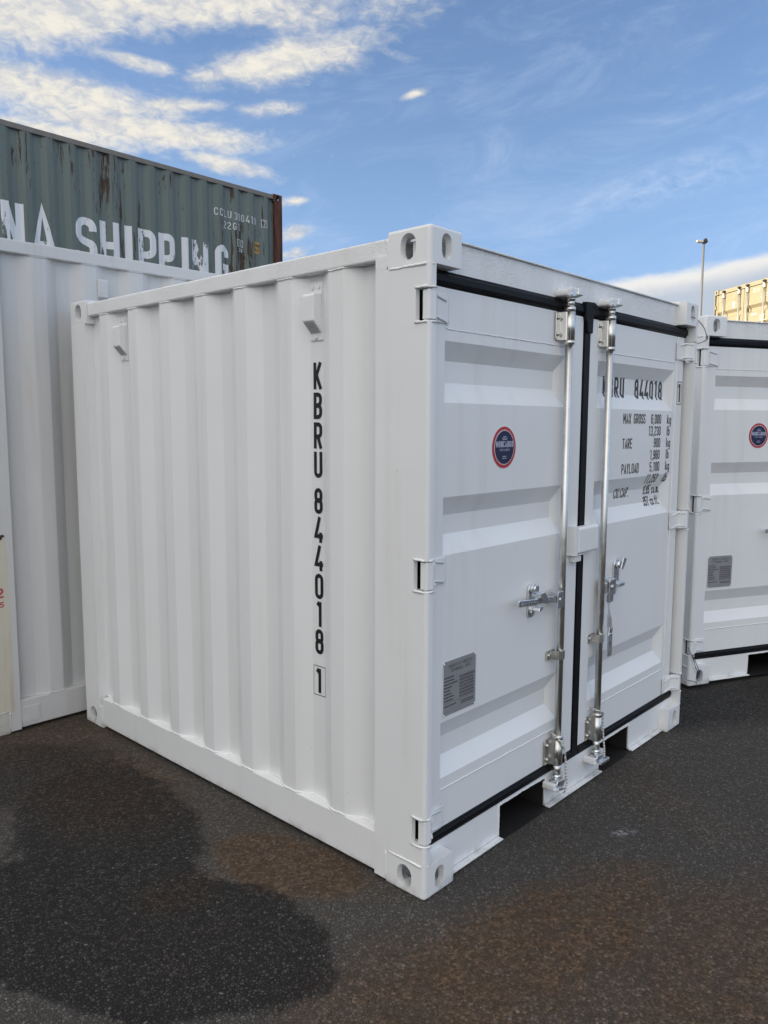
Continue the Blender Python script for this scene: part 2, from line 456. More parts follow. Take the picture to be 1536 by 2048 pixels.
def arc_poly(cx, cy, r, a0, a1, n):
    return [(cx + r * math.cos(R(a0 + (a1 - a0) * i / n)), cy + r * math.sin(R(a0 + (a1 - a0) * i / n))) for i in range(n + 1)]
def stadium(cx, cy, w, h, n=8):
    r = min(w, h) / 2
    if h >= w:
        return arc_poly(cx, cy + h / 2 - r, r, 0, 180, n) + arc_poly(cx, cy - h / 2 + r, r, 180, 360, n)
    return arc_poly(cx + w / 2 - r, cy, r, -90, 90, n) + arc_poly(cx - w / 2 + r, cy, r, 90, 270, n)
def rrect(x0, x1, y0, y1, r, n=4):
    return (arc_poly(x1 - r, y1 - r, r, 0, 90, n) + arc_poly(x0 + r, y1 - r, r, 90, 180, n) +
            arc_poly(x0 + r, y0 + r, r, 180, 270, n) + arc_poly(x1 - r, y0 + r, r, 270, 360, n))
def round_pts(pts, closed=False, n=5):
    """pts: (x, y[, radius]) -> polyline with arcs at the corners"""
    out = []; m = len(pts)
    for i, p in enumerate(pts):
        rad = p[2] if len(p) > 2 else 0
        if rad <= 0 or (not closed and i in (0, m - 1)):
            out.append((p[0], p[1])); continue
        a = Vector(pts[i - 1][:2]); b = Vector(p[:2]); c = Vector(pts[(i + 1) % m][:2])
        u, v = (a - b), (c - b)
        lu, lv = u.length, v.length
        u.normalize(); v.normalize()
        ang = u.angle(v)
        t = min(rad / math.tan(ang / 2), lu * .5 if closed or i - 1 > 0 else lu, lv * .5 if closed or i + 1 < m - 1 else lv)
        rr = t * math.tan(ang / 2)
        bis = (u + v).normalized()
        ce = b + bis * (rr / math.sin(ang / 2))
        s0 = b + u * t - ce; s1 = b + v * t - ce
        th = s0.angle_signed(s1)
        for k in range(n + 1):
            q = s0.copy(); q.rotate(Matrix.Rotation(-th * k / n, 2))
            out.append((ce.x + q.x, ce.y + q.y))
    return out

# ------------------------------------------------------------------ stroke lettering
def glyph(ch, w, s):
    l, r, b, t, m = s / 2, w - s / 2, s / 2, 1 - s / 2, .5
    c = w / 2
    q = (r - l) * .5
    k = q * .98
    G = []
    def L(*p): G.append((list(p), False))
    def C(*p): G.append((list(p), True))
    if ch in '0O': C((l, b, k), (r, b, k), (r, t, k), (l, t, k))
    elif ch == '1': L((c + .05, 0), (c + .05, 1)); L((c - .10, .83), (c + .05 - s * .3, .985))
    elif ch == '2': L((l, .74), (l, t, k), (r, t, k), (r, .60, .08), (l, .20, .05), (l, b), (w, b))
    elif ch == '3': L((l, .76), (l, t, k), (r, t, k), (r, m + .01, k * .8), (c - .04, m + .01)); L((c, m - .01), (r, m - .01, k * .8), (r, b, k), (l, b, k), (l, .24))
    elif ch == '4': L((w * .73, 0), (w * .73, .40)); L((w * .62, 1), (l * .9, .25), (w, .25))
    elif ch == '5': L((w, t), (l, t), (l, .55), (r, .60, k), (r, b, k), (l, b, k), (l, .24))
    elif ch == '6': L((r, .74), (r, t, k), (l, t, k), (l, .3)); C((l, b, k), (r, b, k), (r, .57, k), (l, .57, k))
    elif ch == '7': L((0, t), (r, t), (c - .03, 0))
    elif ch == '8': C((l, b, k), (r, b, k), (r, m + .04, k), (l, m + .04, k)); C((l + .01, m, k), (r - .01, m, k), (r - .01, t, k), (l + .01, t, k))
    elif ch == '9': C((l, .43, k), (r, .43, k), (r, t, k), (l, t, k)); L((r, .7), (r, b, k), (l, b, k), (l, .26))
    elif ch == 'A': L((s * .35, 0), (c, 1 - s * .2), (w - s * .35, 0)); L((w * .22, .27), (w * .78, .27))
    elif ch == 'B': L((l, 0), (l, 1)); L((l, t), (r - .01, t, k), (r - .01, m + .02, k), (l, m + .02)); L((l, m), (r, m, k), (r, b, k), (l, b))
    elif ch == 'C': L((r, .72), (r, t, k), (l, t, k), (l, b, k), (r, b, k), (r, .28))
    elif ch == 'D': L((l, 0), (l, 1)); L((l, t), (r, t, k), (r, b, k), (l, b))
    elif ch == 'E': L((w, t), (l, t), (l, b), (w, b)); L((l, m), (w * .85, m))
    elif ch == 'F': L((w, t), (l, t), (l, 0)); L((l, m), (w * .85, m))
    elif ch == 'G': L((r, .72), (r, t, k), (l, t, k), (l, b, k), (r, b, k), (r, .48), (c, .48))
    elif ch == 'H': L((l, 0), (l, 1)); L((r, 0), (r, 1)); L((l, m), (r, m))
    elif ch == 'I': L((c, 0), (c, 1))
    elif ch == 'K': L((l, 0), (l, 1)); L((w - s * .5, 1), (l + s * .35, m - .05)); L((l + s * .5, m + .06), (w - s * .4, 0))
    elif ch == 'L': L((l, 1), (l, b), (w, b))
    elif ch == 'M': L((l, 0), (l, 1)); L((r, 0), (r, 1)); L((l, 1 - s * .5), (c, .35), (r, 1 - s * .5))
    elif ch == 'N': L((l, 0), (l, 1)); L((r, 0), (r, 1)); L((l, 1 - s * .4), (r, s * .4))
    elif ch == 'P': L((l, 0), (l, 1)); L((l, t), (r, t, k), (r, .44, k), (l, .44))
    elif ch == 'R': L((l, 0), (l, 1)); L((l, t), (r, t, k), (r, .46, k), (l, .46)); L((c, .46), (w - s * .45, 0))
    elif ch == 'S': L((r, .72), (r, t, k), (l, t, k), (l, .56, k * .8), (r, .44, k * .8), (r, b, k), (l, b, k), (l, .28))
    elif ch == 'T': L((0, t), (w, t)); L((c, t), (c, 0))
    elif ch == 'U': L((l, 1), (l, b, k), (r, b, k), (r, 1))
    elif ch == 'X': L((s * .4, 0), (w - s * .4, 1)); L((w - s * .4, 0), (s * .4, 1))
    elif ch == 'Y': L((s * .35, 1), (c, .45), (w - s * .35, 1)); L((c, .5), (c, 0))
    elif ch == '.': L((c, 0), (c, s * 1.1))
    elif ch == ',': L((c + s * .2, s), (c - s * .3, -s * .9))
    elif ch == "'": L((c, 1), (c, .78))
    elif ch == '-': L((.05, m), (w - .05, m))
    elif ch == 'k': L((l, 0), (l, 1)); L((w - s * .4, .66), (l, .28)); L((c - .02, .38), (w - s * .4, 0))
    elif ch == 'g': C((l, b, k), (r, b, k), (r, .66 - s / 2, k), (l, .66 - s / 2, k)); L((r, .66), (r, -.22, k), (l, -.22))
    elif ch == 'l': L((c, 0), (c, 1))
    elif ch == 'b': L((l, 0), (l, 1)); C((l, b, k), (r, b, k), (r, .66 - s / 2, k), (l, .66 - s / 2, k))
    elif ch == 'c': L((r, .46), (r, .66 - s / 2, k), (l, .66 - s / 2, k), (l, b, k), (r, b, k), (r, .2))
    elif ch == 'u': L((l, .66), (l, b, k), (r, b, k), (r, .66))
    elif ch == 'm': L((l, 0), (l, .66 - s / 2), (r, .66 - s / 2, .06), (r, 0)); L((c, .62), (c, 0))
    elif ch == 'f': L((c, 0), (c, t, .1), (w, t)); L((l * .5, .60), (w, .60))
    elif ch == 't': L((c, .9), (c, b, .1), (w, b)); L((l * .5, .60), (w, .60))
    return G
NARROW = {'.': .4, ',': .4, 'f': .7, 't': .7, "'": .4, 'l': .45, 'I': .5, '1': .85, ' ': .9}
def ribbon(bm, pts, closed, s, z):
    n = len(pts)
    P = [Vector(p) for p in pts]
    clean = [P[0]]
    for p in P[1:]:
        if (p - clean[-1]).length > 1e-5: clean.append(p)
    if closed and (clean[0] - clean[-1]).length < 1e-5: clean.pop()
    P = clean; n = len(P)
    rows = []
    for i in range(n):
        a = P[i - 1] if (closed or i > 0) else None
        c = P[(i + 1) % n] if (closed or i < n - 1) else None
        d0 = (P[i] - a).normalized() if a is not None else None
        d1 = (c - P[i]).normalized() if c is not None else None
        if d0 is None: d0 = d1
        if d1 is None: d1 = d0
        n0 = Vector((-d0.y, d0.x)); n1 = Vector((-d1.y, d1.x))
        mi = (n0 + n1)
        if mi.length < 1e-4: mi = n0.copy()
        mi.normalize()
        k = min(1 / max(.25, mi.dot(n0)), 1.9)
        o = mi * (s / 2 * k)
        rows.append((bm.verts.new((P[i].x + o.x, P[i].y + o.y, z)), bm.verts.new((P[i].x - o.x, P[i].y - o.y, z))))
    for i in range(n if closed else n - 1):
        j = (i + 1) % n
        bm.faces.new((rows[i][0], rows[i][1], rows[j][1], rows[j][0]))
def text_bm(txt, h, w=.46, s=.125, gap=.13, align='l', bm=None, ox=0.0, oy=0.0, slant=0.0):
    """flat lettering in the xy plane; returns bm and the total width"""
    bm = bm or bmesh.new()
    tmp = bmesh.new()
    x = 0.0; lay = 0
    for ch in txt:
        cw = w * NARROW.get(ch, 1.0)
        if ch == 'M': cw = w * 1.25
        if ch == 'm': cw = w * 1.4
        for pts, closed in glyph(ch, cw, s):
            lay += 1
            p = round_pts(pts, closed)
            ribbon(tmp, [(px + x, py) for px, py in p], closed, s, .00012 * (lay % 7) / h)
        x += cw + gap
    x -= gap
    off = {'l': 0, 'r': -x, 'c': -x / 2}[align]
    tmp.verts.index_update()
    vs = [bm.verts.new((ox + (v.co.x + off + v.co.y * slant) * h, oy + v.co.y * h, v.co.z * h)) for v in tmp.verts]
    for f in tmp.faces:
        bm.faces.new([vs[v.index] for v in f.verts])
    tmp.free()
    return bm, x * h
def cut(bm, axis, vals):
    for v in vals:
        co = [0, 0, 0]; no = [0, 0, 0]
        co[axis] = v; no[axis] = 1
        bmesh.ops.bisect_plane(bm, geom=bm.verts[:] + bm.edges[:] + bm.faces[:], plane_co=co, plane_no=no, dist=1e-6)
def text_obj(name, bm, fn, m, parent):
    """fn maps flat (x, y, layer) to local 3-D"""
    for v in bm.verts:
        v.co = fn(v.co.x, v.co.y, v.co.z)
    me = bpy.data.meshes.new(name)
    bm.to_mesh(me); bm.free()
    me.materials.append(m)
    return link(name, me, parent)

# ------------------------------------------------------------------ corner castings (boolean once per corner kind)
def make_casting(name, m, sx, sy, sz, Lc=.178, Wc=.162, Hc=.118):
    def tmp(mb, b=0):
        me = mb.mesh('tmp', m)
        o = bpy.data.objects.new('tmp', me); COL.objects.link(o)
        return o
    bm = bmesh.new()
    bmesh.ops.create_cube(bm, size=1, matrix=Matrix.Translation((Wc / 2, Lc / 2, Hc / 2)) @ Matrix.Diagonal((Wc, Lc, Hc, 1)))
    oute = [e for e in bm.edges if all(abs(v.co.x) < 1e-4 and abs(v.co.y) < 1e-4 for v in e.verts)]
    bmesh.ops.bevel(bm, geom=oute, offset=.017, segments=5, profile=.5, affect='EDGES')
    te = [e for e in bm.edges if all(abs(v.co.z) < 1e-4 for v in e.verts) and (all(v.co.x < .018 for v in e.verts) or all(v.co.y < .018 for v in e.verts))]
    bmesh.ops.bevel(bm, geom=te, offset=.010, segments=3, profile=.5, affect='EDGES')
    bm.verts.index_update()
    base = tmp(MB().addbm(bm))
    cutters = [MB().prism(stadium(.092, Hc / 2, .066, .084), 'x', -.05, .05), MB().prism(stadium(.084, Hc / 2, .052, .082), 'y', -.05, .05),
               MB().prism(stadium(.085, .09, .064, .11), 'z', -.05, .05), MB().box(.026, Wc - .014, .026, Lc - .014, .024, Hc - .014)]
    os_ = [base]
    for cb in cutters:
        o = tmp(cb); os_.append(o)
        md = base.modifiers.new('b', 'BOOLEAN'); md.operation = 'DIFFERENCE'; md.solver = 'EXACT'; md.object = o
    dg = bpy.context.evaluated_depsgraph_get()
    me = bpy.data.meshes.new_from_object(base.evaluated_get(dg))
    for o in os_:
        old = o.data; bpy.data.objects.remove(o); bpy.data.meshes.remove(old)
    me.name = name
    me.transform(Matrix.Diagonal((sx, sy, sz, 1)))
    if sx * sy * sz < 0: me.flip_normals()
    for i in range(len(me.materials)): me.materials[i] = m
    if not me.materials: me.materials.append(m)
    return me
CAST = {}
def casting(mk, sx, sy, sz):
    k = (mk, sx, sy, sz)
    if k not in CAST:
        CAST[k] = make_casting('corner_casting', M[mk], sx, sy, sz)
    return CAST[k]

# ------------------------------------------------------------------ corrugated side wall
XO, XI = .012, .048
def wall_profile(y0, y1, first=.403, pitch=.2785, rl=.006):
    """(y, x) corner points along the wall, x measured inward"""
    p = [(y0, XI)]
    e = first
    while e + .072 + .068 < y1 - .02:
        p += [(e - .068, XI), (e, XO), (e + .072, XO), (e + .140, XI)]
        e += pitch
    p.append((y1, XI))
    return p
def prof_x(prof, y):
    for (ya, xa), (yb, xb) in zip(prof, prof[1:]):
        if ya <= y <= yb:
            return xa + (xb - xa) * (y - ya) / (yb - ya + 1e-9)
    return prof[-1][1]
def dent(y, z, seed, amp):
    # oil-canning of the sheet, none at the welded edges
    f = max(0, min(1, (z - .17) / .25)) * max(0, min(1, (2.1 - z) / .25))
    return amp * f * (mnoise.noise(Vector((y * 3.1 + seed, z * 1.25, seed))) + .5 * mnoise.noise(Vector((y * 8 + seed, z * 3.0, seed + 5))))
def wall_mesh(prof, z0, z1, seed=1.0, amp=.0016, rows=22):
    pts = round_pts([(a, b, .016) for a, b in prof], False, 3)
    mb = MB()
    n = len(pts)
    vs = []
    for i in range(rows + 1):
        z = z0 + (z1 - z0) * i / rows
        vs += [(x + dent(y, z, seed, amp), y, z) for y, x in pts]
    mb.add(vs, [[i * n + j, i * n + j + 1, (i + 1) * n + j + 1, (i + 1) * n + j] for i in range(rows) for j in range(n - 1)], True)
    return mb
def weld(mb, pts, r, seed=0, n=6):
    """a slightly irregular bead along a polyline"""
    out = []; rr = []
    for a, b in zip(pts, pts[1:]):
        a, b = Vector(a), Vector(b)
        k = max(1, int((b - a).length / .012))
        for i in range(k):
            p = a.lerp(b, i / k)
            q = mnoise.noise(p * 55 + Vector((seed, 0, 0)))
            out.append(p + Vector((0, 0, q * r * .8))); rr.append(r * (1 + .45 * mnoise.noise(p * 90)))
    out.append(Vector(pts[-1])); rr.append(r)
    mb.tube(out, rr, n)

# ------------------------------------------------------------------ container body
SLOTS = [(.195, .290), (1.085, 1.188), (1.962, 2.066)]
def container(name, label, group, L, Wd, H, mk=None, detail=True, post=.235, walls=(True, True)):
    K = dict(body='white', rail='dew', low='lowwhite', post='white', cast='white')
    K['castlow'] = (mk or {}).get('cast', 'lowwhite')
    K.update(mk or {})
    root = thing(name, label, 'container', group=group)
    zt = H - .017
    for (px, sx) in ((0, 1), (Wd, -1)):
        for (py, sy) in ((0, 1), (L, -1)):
            for (pz, sz) in ((0, 1), (H, -1)):
                link('corner_casting', casting(K['castlow'] if sz > 0 else K['cast'], sx, sy, sz), root, (px, py, pz))
    # corner posts
    r_ = .014
    def flip(poly, sx, sy):
        q = [((x if sx > 0 else Wd - x), (y if sy > 0 else L - y)) for x, y in poly]
        return q
    full = [(0, post)] + [(r_ + r_ * math.cos(R(a)), r_ + r_ * math.sin(R(a))) for a in (180, 198, 216, 234, 252, 270)] + [(.032, 0), (.032, .10), (.007, .10), (.007, post)]
    slot = [(0, post), (0, .058), (.017, .0565), (.017, .066), (.007, .066), (.007, post)]
    for sx in (1, -1):
        mb = MB()
        z = .118
        for a, b in (SLOTS if detail else []):
            mb.prism(flip(full, sx, 1), 'z', z, a, smooth=False); mb.prism(flip(slot, sx, 1), 'z', a, b)
            z = b
        mb.prism(flip(full, sx, 1), 'z', z, H - .118)
        if detail:
            x = -.001 if sx > 0 else Wd + .001
            x2 = .002 if sx > 0 else Wd - .002
            for zz in (.122, H - .121):
                weld(mb, [(x2, .172, zz), (x, .02, zz), (.02 if sx > 0 else Wd - .02, -.001, zz)], .0045)
            for zz in (H - .09,):
                weld(mb, [(x2, .181, H - .118), (x2, .181, H - .02)], .004)
            weld(mb, [(x2, .181, .118), (x2, .181, .02)], .004)
            weld(mb, [(.009 if sx > 0 else Wd - .009, post + .002, .17), (.009 if sx > 0 else Wd - .009, post + .002, H - .09)], .0025)
            for a, b in SLOTS:
                for zz in (a - .002, b + .002):
                    weld(mb, [(x, .060, zz), (x, .016, zz), (.016 if sx > 0 else Wd - .016, -.001, zz), (.034 if sx > 0 else Wd - .034, -.001, zz)], .0042)
        mb.prism(flip([(0, post), (0, .1795), (.007, .1795), (.007, post)], sx, 1), 'z', H - .1185, H - .075)
        mb.prism(flip([(0, post), (0, .1795), (.0075, .1795), (.0075, post)], sx, 1), 'z', .012, .1185)
        mb.build('corner_post', M[K['post']], root)
        rear = [(0, .158)] + [(r_ + r_ * math.cos(R(a)), r_ + r_ * math.sin(R(a))) for a in (180, 210, 240, 270)] + [(.12, 0), (.12, .05), (.056, .05), (.056, .158)]
        MB().prism(flip(rear, sx, -1), 'z', .118, H - .118).build('corner_post', M[K['post']], root)
    # rails, walls
    ye = L - .158
    prof = wall_profile(post, ye)
    for sx in (1, -1):
        X = (lambda x: x) if sx > 0 else (lambda x: Wd - x)
        def bx(mb, xa, xb, *a, **k):
            mb.box(min(X(xa), X(xb)), max(X(xa), X(xb)), *a, **k)
        mb = MB(); bx(mb, .0085, .068, .178, L - .178, zt - .066, zt, b=.007, seg=3)
        if detail:
            weld(mb, [(X(x - .001), y, zt - .068) for y, x in prof], .003)
        mb.build('top_rail', M[K['rail']], root)
        mb = MB(); bx(mb, .0085, .052, .178, L - .178, .016, .166, b=.005)
        if detail:
            weld(mb, [(X(x - .001), y, .1675) for y, x in round_pts([(a, b, .02) for a, b in prof], False, 3)], .0045)
        mb.build('bottom_rail', M[K['low']], root)
        w = wall_mesh(prof, .160, zt - .060, seed=2.0 + sx)
        if sx < 0: w.xf(Matrix.Translation((Wd, 0, 0)) @ Matrix.Diagonal((-1, 1, 1, 1)))
        w.build('side_panel', M[K['body']], root)
    # rear end, roof, floor
    mb = MB()
    mb.box(.162, Wd - .162, L - .075, L - .012, zt - .07, zt - .002).build('end_rail', M[K['body']], root)
    MB().box(.162, Wd - .162, L - .075, L - .012, .016, .14).build('end_rail', M[K['body']], root)
    pr = wall_profile(.12, Wd - .12, first=.25)
    mb = MB(); vs = [(y, L - .02 - x, z) for z in (.13, zt - .06) for y, x in pr]; n = len(pr)
    mb.add(vs, [[j, j + 1, n + j + 1, n + j] for j in range(n - 1)]).build('end_panel', M[K['body']], root)
    mb = MB(); q = []
    y = .10; up = True
    while y < L - .1:
        q += [(y, zt - .012 if up else zt - .030)]; y += .09 if len(q) % 2 else .05
        if len(q) % 2 == 0: up = not up
    vs = [(x, a, b) for x in (.06, Wd - .06) for a, b in q]; n = len(q)
    mb.add(vs, [[j, j + 1, n + j + 1, n + j] for j in range(n - 1)]).build('roof', M[K['body']], root)
    MB().box(.052, Wd - .052, .102, L - .08, .145, .165).build('floor', M['dark'], root)
    return root, prof, zt

# ------------------------------------------------------------------ ground
g = MB().add([(-300, -300, 0), (300, -300, 0), (300, 300, 0), (-300, 300, 0)], [[0, 1, 2, 3]]).build('asphalt_yard', M['asphalt'])
tag(g, 'dark damp asphalt yard with rust brown stains under the containers', 'ground', kind='structure')

# ------------------------------------------------------------------ main container
LM, WM, HM = 2.438, 2.2, 2.26
main, prof, ZT = container('shipping_container', 'white shipping container in front with a vertical black code and hanging right door handle', 'white mini containers', LM, WM, HM)
DY = .052                                                     # face of the door skin
TR = [(1.914, 1.851, 1.777, 1.708), (1.386, 1.319, 1.251, 1.184), (.584, .513, .443, .378)]
TD = .036
def trough(z):
    for a, b, c, d in TR:
        if d < z < a:
            return TD * (min((a - z) / (a - b), 1.0, (z - d) / (c - d)))
    return 0.0
ZB = sorted([z for t in TR for z in t])

def header_and_sill(root, Wd, zt):
    mb = MB()
    mb.box(.150, Wd - .150, .052, .10, zt - .108, zt - .004)
    mb.box(.158, Wd - .158, .042, .102, zt - .0035, zt + .003, b=.002)      # drip lip along the top
    mb.box(.034, .1495, .056, .10, zt - .112, zt - .02); mb.box(Wd - .1495, Wd - .034, .056, .10, zt - .112, zt - .02)
    h = mb.build('door_header', M['dew'], root)
    mb = MB()
    P1, P2 = (.520, .865), (1.345, 1.662)
    xs = [(.150, P1[0]), (P1[1], P2[0]), (P2[1], Wd - .150)]
    for a, b in xs:
        mb.box(a, b, .050, .056, .012, .1485)
        mb.box(a + .002, b - .002, .024, .0495, .006, .0125, b=.002)
    mb.box(P1[0] - .004, P1[1] + .004, .0515, .0575, .139, .1485); mb.box(P2[0] - .004, P2[1] + .004, .0515, .0575, .139, .1485)
    mb.box(.034, .1495, .051, .10, .1185, .1485); mb.box(Wd - .1495, Wd - .034, .051, .10, .1185, .1485)
    # ragged weld along the cut openings
    for a, b in (P1, P2):
        weld(mb, [(a - .001, .050, .012), (a - .001, .050, .14), (b + .001, .050, .14), (b + .001, .050, .012)], .0042)
    s = mb.build('door_sill', M['lowwhite'], root)
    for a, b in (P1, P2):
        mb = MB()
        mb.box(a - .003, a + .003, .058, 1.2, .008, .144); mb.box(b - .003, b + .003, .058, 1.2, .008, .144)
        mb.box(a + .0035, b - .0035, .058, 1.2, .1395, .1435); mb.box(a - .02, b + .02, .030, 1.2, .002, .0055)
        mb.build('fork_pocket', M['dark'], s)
    return h, s
header, sill = header_and_sill(main, WM, ZT)

def door_skin(mb, x0, x1, rl, rr, z0, z1):
    """skin with three pressed troughs between ramps rl=(outer, inner) and rr=(inner, outer)"""
    xs = [x0, rl[0], rl[1], rr[0], rr[1], x1]
    dp = [0, 0, 1, 1, 0, 0]
    zs = [z0] + ZB + [z1]
    vs = []
    for z in zs:
        inner = any(abs(z - t[1]) < 1e-6 or abs(z - t[2]) < 1e-6 for t in TR)
        vs += [(x, DY + (TD if (inner and d) else 0), z) for x, d in zip(xs, dp)]
    n = len(xs); fs = []
    for i in range(len(zs) - 1):
        for j in range(n - 1):
            a, b, c, d = i * n + j, i * n + j + 1, (i + 1) * n + j + 1, (i + 1) * n + j
            zc = (zs[i] + zs[i + 1]) / 2
            slope = any(t[3] < zc < t[2] for t in TR), any(t[1] < zc < t[0] for t in TR)
            if j in (1, 3) and any(slope):
                lowdeep = slope[1]       # upper slope: its lower edge is the deep one
                if (j == 1) == bool(lowdeep): fs += [[a, b, d], [b, c, d]]
                else: fs += [[a, b, c], [a, c, d]]
            else:
                fs.append([a, b, c, d])
    mb.add(vs, fs)

RX = [.905, 1.257]                                            # lock rod centres
RY, RR_ = .018, .0150
def make_door(root, left):
    mb = MB()
    if left:
        mb.box(.066, .140, .046, .10, .193, 2.086, b=.004); mb.box(.982, 1.074, .046, .10, .193, 2.086, b=.005)
        door_skin(mb, .1395, .9825, (.142, .172), (.905, .942), .193, 2.086)
        wl = (.150, .945)
    else:
        mb.box(2.058, 2.139, .046, .10, .193, 2.086, b=.004); mb.box(1.136, 1.211, .046, .10, .193, 2.086, b=.005)
        door_skin(mb, 1.2105, 2.0585, (1.213, 1.243), (1.998, 2.036), .193, 2.086)
        wl = (1.22, 2.040)
    x0, x1 = (.14, .982) if left else (1.211, 2.058)
    mb.box(x0, x1, .0525, .10, 1.955, 2.086); mb.box(x0, x1, .0525, .10, .193, .334)
    weld(mb, [(wl[0], DY - .0005, 1.953), (wl[1], DY - .0005, 1.953)], .0022)
    weld(mb, [(wl[0], DY - .0005, .336), (wl[1], DY - .0005, .336)], .0026, 3)
    d = mb.build('door', M['white'], root)
    # gasket
    mb = MB()
    a, b = (.036, 1.076) if left else (1.137, 2.166)
    mb.prism(rrect(.046, .086, 2.0870, 2.140, .010), 'x', a, b, smooth=True)
    mb.prism([(.040, 2.104), (.0465, 2.095), (.0465, 2.131), (.040, 2.124)], 'x', a, b)
    mb.prism(rrect(.047, .086, .1490, .192, .008), 'x', a, b, smooth=True)
    mb.prism([(.042, .164), (.0475, .158), (.0475, .184), (.042, .178)], 'x', a, b)
    if left:
        mb.box(.036, .0655, .060, .088, .192, 2.087, b=.004)
        mb.box(1.0745, 1.106, .050, .090, .150, 2.100, b=.005)
    else:
        mb.box(2.1395, 2.167, .060, .088, .192, 2.087, b=.004)
        mb.box(1.106, 1.1358, .049, .090, .150, 2.100, b=.005)
        # moulded T at the head of the overlap seal, standing proud of the header seal
        mb.prism([(1.066, 2.146), (1.142, 2.150), (1.172, 2.137), (1.172, 2.100), (1.134, 2.095), (1.1305, 2.02), (1.086, 2.02), (1.080, 2.06), (1.066, 2.075)], 'y', .032, .056, b=.004)
        mb.box(1.082, 1.132, .044, .055, .155, 2.03, b=.003)
    mb.build('door_gasket', M['rubber'], d)
    # hinges
    for (za, zb) in SLOTS:
        mb = MB()
        zl, zh = za + .006, zb - .006
        P = [(0, .0), (.034, .0), (.060, .018), (.070, .036), (.150, .042), (.150, .0455), (.060, .0455), (.030, .040), (0, .036)]
        P = [(.004, .004)] + P[1:-1] + [(.004, .034)]
        P = round_pts([(x, y, .006) for x, y in P], True, 3)
        if not left: P = [(WM - x, y) for x, y in P]
        mb.prism(P, 'z', zl, zh, b=.0015, seg=1)
        # raised ribs of the forging
        s = 1 if left else -1
        o = 0 if left else WM
        for z in (zl + .012, zh - .012):
            mb.tube([(o + s * .046, .006, z), (o + s * .075, .034, z + .004), (o + s * .135, .0405, z - .008)], .0038, 6)
        mb.cyl((o + s * .020, .019, za - .004), (o + s * .020, .019, zb + .004), .0085)
        for q in (.3, .62):
            mb.cyl((o + s * .095, .040, zl + (zh - zl) * q), (o + s * .095, .0375, zl + (zh - zl) * q), .006, n=10)
        weld(mb, [(o + s * .152, .046, zl), (o + s * .152, .046, zh)], .0028)
        mb.build('hinge', M['white'], d)
    # lock rod with its collars
    X = RX[0] if left else RX[1]
    mb = MB()
    mb.cyl((X, RY, .135), (X, RY, 2.15), RR_, n=24)
    for z0, z1, r in ((2.086, 2.104, .0225), (1.955, 1.972, .0225), (.304, .326, .0225), (2.104, 2.132, .0175), (2.128, 2.142, .0205), (.150, .196, .0175)):
        mb.cyl((X, RY, z0), (X, RY, z1), r, n=24)
    mb.build('lock_rod', M['galv'], d)
    # cam ends
    mb = MB()
    mb.prism([(X - .030, 2.138), (X + .030, 2.142), (X + .034, 2.156), (X + .012, 2.170), (X - .014, 2.168), (X - .034, 2.152)], 'y', RY - .026, RY + .014, b=.004)
    mb.box(X + .006, X + .042, RY - .034, RY - .004, 2.147, 2.163, b=.004)
    mb.build('cam', M['galv'], d)
    mb = MB()
    mb.cyl((X, RY, .128), (X, RY, .152), .021, .017, n=20)
    mb.prism([(X - .030, .132), (X + .022, .128), (X + .034, .112), (X + .020, .096), (X - .022, .100), (X - .036, .116)], 'y', RY - .026, RY + .012, b=.004)
    if left: mb.prism([(X - .040, .108), (X + .008, .096), (X + .008, .088), (X - .044, .098)], 'y', RY - .036, RY - .004, b=.002)
    else: mb.box(X - .012, X + .066, RY - .038, RY - .010, .084, .100, b=.003)
    mb.build('cam', M['zinc'], d)
    # bearing brackets
    for z0, z1 in ((1.972, 2.084), (.196, .306)):
        mb = MB()
        xc = X
        pl = rrect(xc - .062, xc + .004, z0, z1, .010)
        mb.prism(pl, 'y', .0425, .0465, b=.0012, seg=1)
        mb.cyl((xc, RY, z0), (xc, RY, z1), .0225, n=28)
        mb.prism([(xc - .030, .0426), (xc - .0242, RY + .002), (xc - .016, RY - .016), (xc + .016, RY - .016), (xc + .0240, RY), (xc + .0245, .0426)], 'z', z0 + .001, z1 - .001)
        for zz in (z0 + .024, z1 - .024):
            mb.cyl((xc - .046, .0425, zz), (xc - .046, .0345, zz), .0085, n=14); mb.cyl((xc - .046, .0346, zz), (xc - .046, .0320, zz), .0060, n=12)
            mb.cyl((xc + .0195, RY - .011, zz), (xc + .0215, RY - .0135, zz), .005, n=10)
        mb.build('rod_bracket', M['galv'], d)
    # mid guide
    mb = MB()
    z0, z1 = .655, .695
    mb.prism(rrect(X - .062, X - .004, z0, z1, .006), 'y', .0425, .046)
    mb.prism([(X - .040, .0425), (X - .022, RY - .010), (X - .004, RY - .019), (X + .012, RY - .016), (X + .0195, RY), (X + .0195, .0425), (X + .0165, .0425), (X + .0165, RY + .002), (X + .0, RY - .0155), (X - .016, RY - .006), (X - .032, .0425)], 'z', z0 + .002, z1 - .002)
    mb.cyl((X - .048, .0425, .675), (X - .048, .036, .675), .008, n=12)
    mb.build('rod_guide', M['galv'], d)
    return d
door_l = make_door(main, True)
door_r = make_door(main, False)

